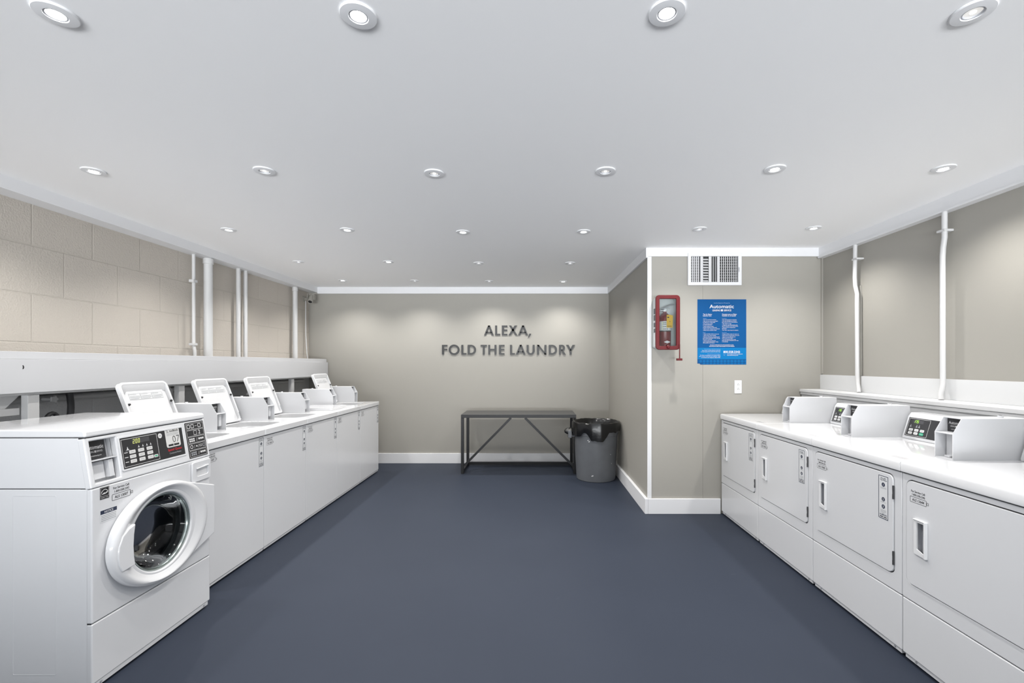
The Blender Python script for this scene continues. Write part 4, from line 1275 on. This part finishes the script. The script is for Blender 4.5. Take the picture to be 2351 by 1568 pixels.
for dx in (0, 1):
    for dy in (0, 1):
        m.rect(fp_, cx_ - .010 + dx * .0105, cx_ - .0005 + dx * .0105, yy(.1825) + dy * .009, yy(.1825) + .0075 + dy * .009, T, 3)
def col(x, rows):
    for k, s, sz, mm, wd in rows:
        m.text(fp_, s, x, yy(k), sz, T, mm, 'L', width=wd, bold=.012 if sz > .011 else .0)
xl, xr2 = .052, .230
col(xl, [(.237, 'Tips for Better', .0145, 3, .085), (.260, 'Laundry Care', .0145, 3, .079), (.297, 'Washer', .010, 4, .035),
         (.318, '\u2022 Do not overload machines.', .0105, 3, .125), (.340, '\u2022 Do not use excess detergent', .0105, 3, .140), (.357, '   to dispense or responsibly.', .0105, 3, .115),
         (.380, '\u2022 Do not leave clothes', .0105, 3, .092), (.397, '   in wash machines.', .0105, 3, .085), (.419, '\u2022 Load clothes loosely', .0105, 3, .098), (.436, '   so that machine is balanced.', .0105, 3, .130),
         (.458, '\u2022 Select water temperature desired.', .0105, 3, .157), (.480, '\u2022 Please leave machine clean.', .0105, 3, .128),
         (.515, 'Dryer', .010, 4, .025), (.537, '\u2022 Clean lint filter before every use.', .0105, 3, .150), (.559, '\u2022 Select dryer heat settings.', .0105, 3, .123),
         (.581, '\u2022 Remove delicates and permanent', .0105, 3, .156), (.600, '   press items promptly when drying', .0105, 3, .158), (.617, '   to avoid wrinkling.', .0105, 3, .085),
         (.638, '\u2022 Please read use and care', .0105, 3, .118), (.656, '   tags on garments before using', .0105, 3, .142), (.673, '   the washers and dryers.', .0105, 3, .110)])
col(xr2, [(.237, 'Consejos para un Mejor', .0145, 3, .140), (.260, 'Cuidado en el Lavado', .0145, 3, .131), (.297, 'Lavadora', .010, 4, .042),
          (.318, '\u2022 No sobrecargar las m\u00e1quinas.', .0105, 3, .138), (.338, '\u2022 No use detergente en exceso', .0105, 3, .137), (.355, '   para refrescar en los dispensadores.', .0105, 3, .147),
          (.378, '\u2022 No deje la ropa.', .0105, 3, .090), (.399, '\u2022 Cargue la ropa libremente para', .0105, 3, .146), (.416, '   que la m\u00e1quina est\u00e9 balanceada.', .0105, 3, .152),
          (.438, '\u2022 Seleccione la temperatura', .0105, 3, .125), (.456, '   del agua.', .0105, 3, .045), (.478, '\u2022 Por favor deje limpia la m\u00e1quina.', .0105, 3, .154),
          (.515, 'Secadora', .010, 4, .044), (.537, '\u2022 Limpie el filtro antes de cada uso.', .0105, 3, .160), (.558, '\u2022 Seleccione la temperatura de calor.', .0105, 3, .164),
          (.580, '\u2022 Saque la ropa delicada para', .0105, 3, .127), (.598, '   evitar que se arrugue.', .0105, 3, .103), (.618, '\u2022 Lea las etiquetas de la ropa', .0105, 3, .130), (.636, '   antes de usar las lavadoras de ropa', .0105, 3, .154), (.655, '   y secadoras.', .0105, 3, .057)])
m.text(fp_, 'WE ARE NOT RESPONSIBLE FOR LOST OR DAMAGED CLOTHES.', cx_, yy(.706), .0115, T, 3, 'C', width=.222)
m.text(fp_, 'NOSOTROS NO SOMOS RESPONSABLES POR ROPA PERDIDA.', cx_, yy(.727), .0125, T, 3, 'C', width=.238, bold=.01)
for k, s, mm, wd in ((.770, 'For assistance with the machines', 4, .15), (.790, 'Please contact our office directly for service calls', 3, .172), (.810, 'or refund requests. Have machine ID number ready.', 3, .182), (.842, 'Para asistencia con las m\u00e1quinas', 4, .12), (.862, 'Por favor comun\u00edquese con nuestra oficina', 3, .190), (.880, 'para servicio o solicitudes de reembolso. Tenga', 3, .198), (.898, 'el n\u00famero de m\u00e1quina disponible.', 3, .178)):
    m.text(fp_, s, .215, yy(k), .0105, T, mm, 'R', width=wd)
m.text(fp_, '800.558.2342', .243, yy(.822), .029, T, 3, 'L', width=.156, bold=.014)
m.text(fp_, 'Email', .243, yy(.843), .010, T, 4, 'L', width=.020)
m.text(fp_, 'service@automaticleasing.com', .277, yy(.843), .0115, T, 3, 'L', width=.146)
m.text(fp_, 'Web', .243, yy(.864), .010, T, 4, 'L', width=.017)
m.text(fp_, 'automaticleasing.com', .277, yy(.864), .0115, T, 3, 'L', width=.104)
obj('poster_sheet', m, [BLUE1, BLUE2, BLUE3, WHITE_INK, PALEBLUE], ps)

# ------------------------------------------------------------------ outlet
ot = thing('wall_outlet', 'white double wall outlet under the blue poster', 'outlet', (1.929, YP, 1.187))
obj('cover_plate', MB().box(-.034, .034, -.006, -.0003, -.061, .061), PLASTIC, ot, .002)
m = MB()
fo = Frame((0, -.0062, 0), (1, 0, 0), (0, 0, 1))
for z_ in (.021, -.021):
    m.poly(fo, rrect(-.0165, .0165, z_ - .014, z_ + .014, .008, 4), .0004, 0)
    m.rect(fo, -.008, -.005, z_ - .006, z_ + .004, .0008, 1).rect(fo, .005, .008, z_ - .006, z_ + .004, .0008, 1)
    m.poly(fo, circle(0, z_ + .009, .0028, 10), .0008, 1)
obj('receptacle', m, [PLASTIC, BLACK], ot)

# ------------------------------------------------------------------ recessed downlights
def make_downlight(x, y, lit, label, tilt=None):
    t = thing('ceiling_light', label, 'ceiling light', (x, y, ZC), 0, 'recessed ceiling lights')
    def ring():
        return MB().lathe([(.056, -.0003), (.0565, -.004), (.054, -.0065), (.033, -.0085), (.030, -.0085), (.0285, -.0060), (.0265, -.0055)], (0, 0, 0), (0, 0, 1), 48)
    obj('trim_ring', ring, TRIM, t, key='dl_ring')
    obj('gimbal_ring', lambda: MB().lathe([(.0275, -.0004), (.0285, -.0052), (.0275, -.0062), (.0245, -.0062), (.0235, -.003), (.0235, -.0005)], (0, 0, 0), (0, 0, 1), 40), GREYPL, t, key='dl_gim')
    if lit:
        obj('lens', lambda: MB().lathe([(0, -.0045), (.0236, -.0040), (.0236, -.0005)], (0, 0, 0), (0, 0, 1), 32), LENS_ON, t, key='dl_on', label='glowing lens')
    else:
        obj('lens', lambda: MB().lathe([(.008, -.0030), (.0236, -.0026), (.0236, -.0005)], (0, 0, 0), (0, 0, 1), 32).lathe([(0, -.0050), (.008, -.0046), (.009, -.0028)], (0, 0, 0), (0, 0, 1), 24, 1), [LENS_DIM, LENS_CORE], t, key='dl_off', label='faceted reflector lens')
    L = bpy.data.lights.new('downlight_lamp', 'SPOT')
    L.energy = SPOT_POWER
    L.spot_size = math.radians(132)
    L.spot_blend = 0.9
    L.shadow_soft_size = 0.03
    L.color = (1.0, 0.975, 0.94)
    lo = bpy.data.objects.new('downlight_lamp', L)
    lo.location = (0, 0, -.03)
    COL.objects.link(lo)
    lo.parent = t
    return t

def from_px(px, py):
    d = F_PX * (ZC - EYE) / (VPY - py)
    return ((px - VPX) * d / F_PX, d)
ROW_NAMES = ['nearest row overhead', 'second row', 'third row', 'fourth row', 'farthest row by the back wall']
rows = [
    [(128, 30, 1), (823, 34, 1), (1531, 27, 1), (2234, 26, 0)],
    [(215, 392, 1), (607, 391, 0), (997, 397, 0), (1390, 392, 0), (1779, 387, 1), (2166, 386, 1)],
    [(525, 527, 1), (797, 527, 1), (1063, 532, 1), (1340, 531, 1), (1606, 525, 0), (1868, 523, 1)],
    [(685, 600.5, 0), (892, 600.5, 1), (1099, 603.5, 0), (1309, 603.5, 0)],
    [(787, 643.5, 1), (952, 644, 0), (1123, 645, 0), (1293, 646, 1)]]
ORD = ['first', 'second', 'third', 'fourth', 'fifth', 'sixth']
for r, row in enumerate(rows):
    for c, (px, py, lit) in enumerate(row):
        x, y = from_px(px, py)
        st = 'glowing' if lit else 'dim'
        make_downlight(x, y, lit, f'{st} recessed ceiling light, {ROW_NAMES[r]}, {ORD[c]} from left')
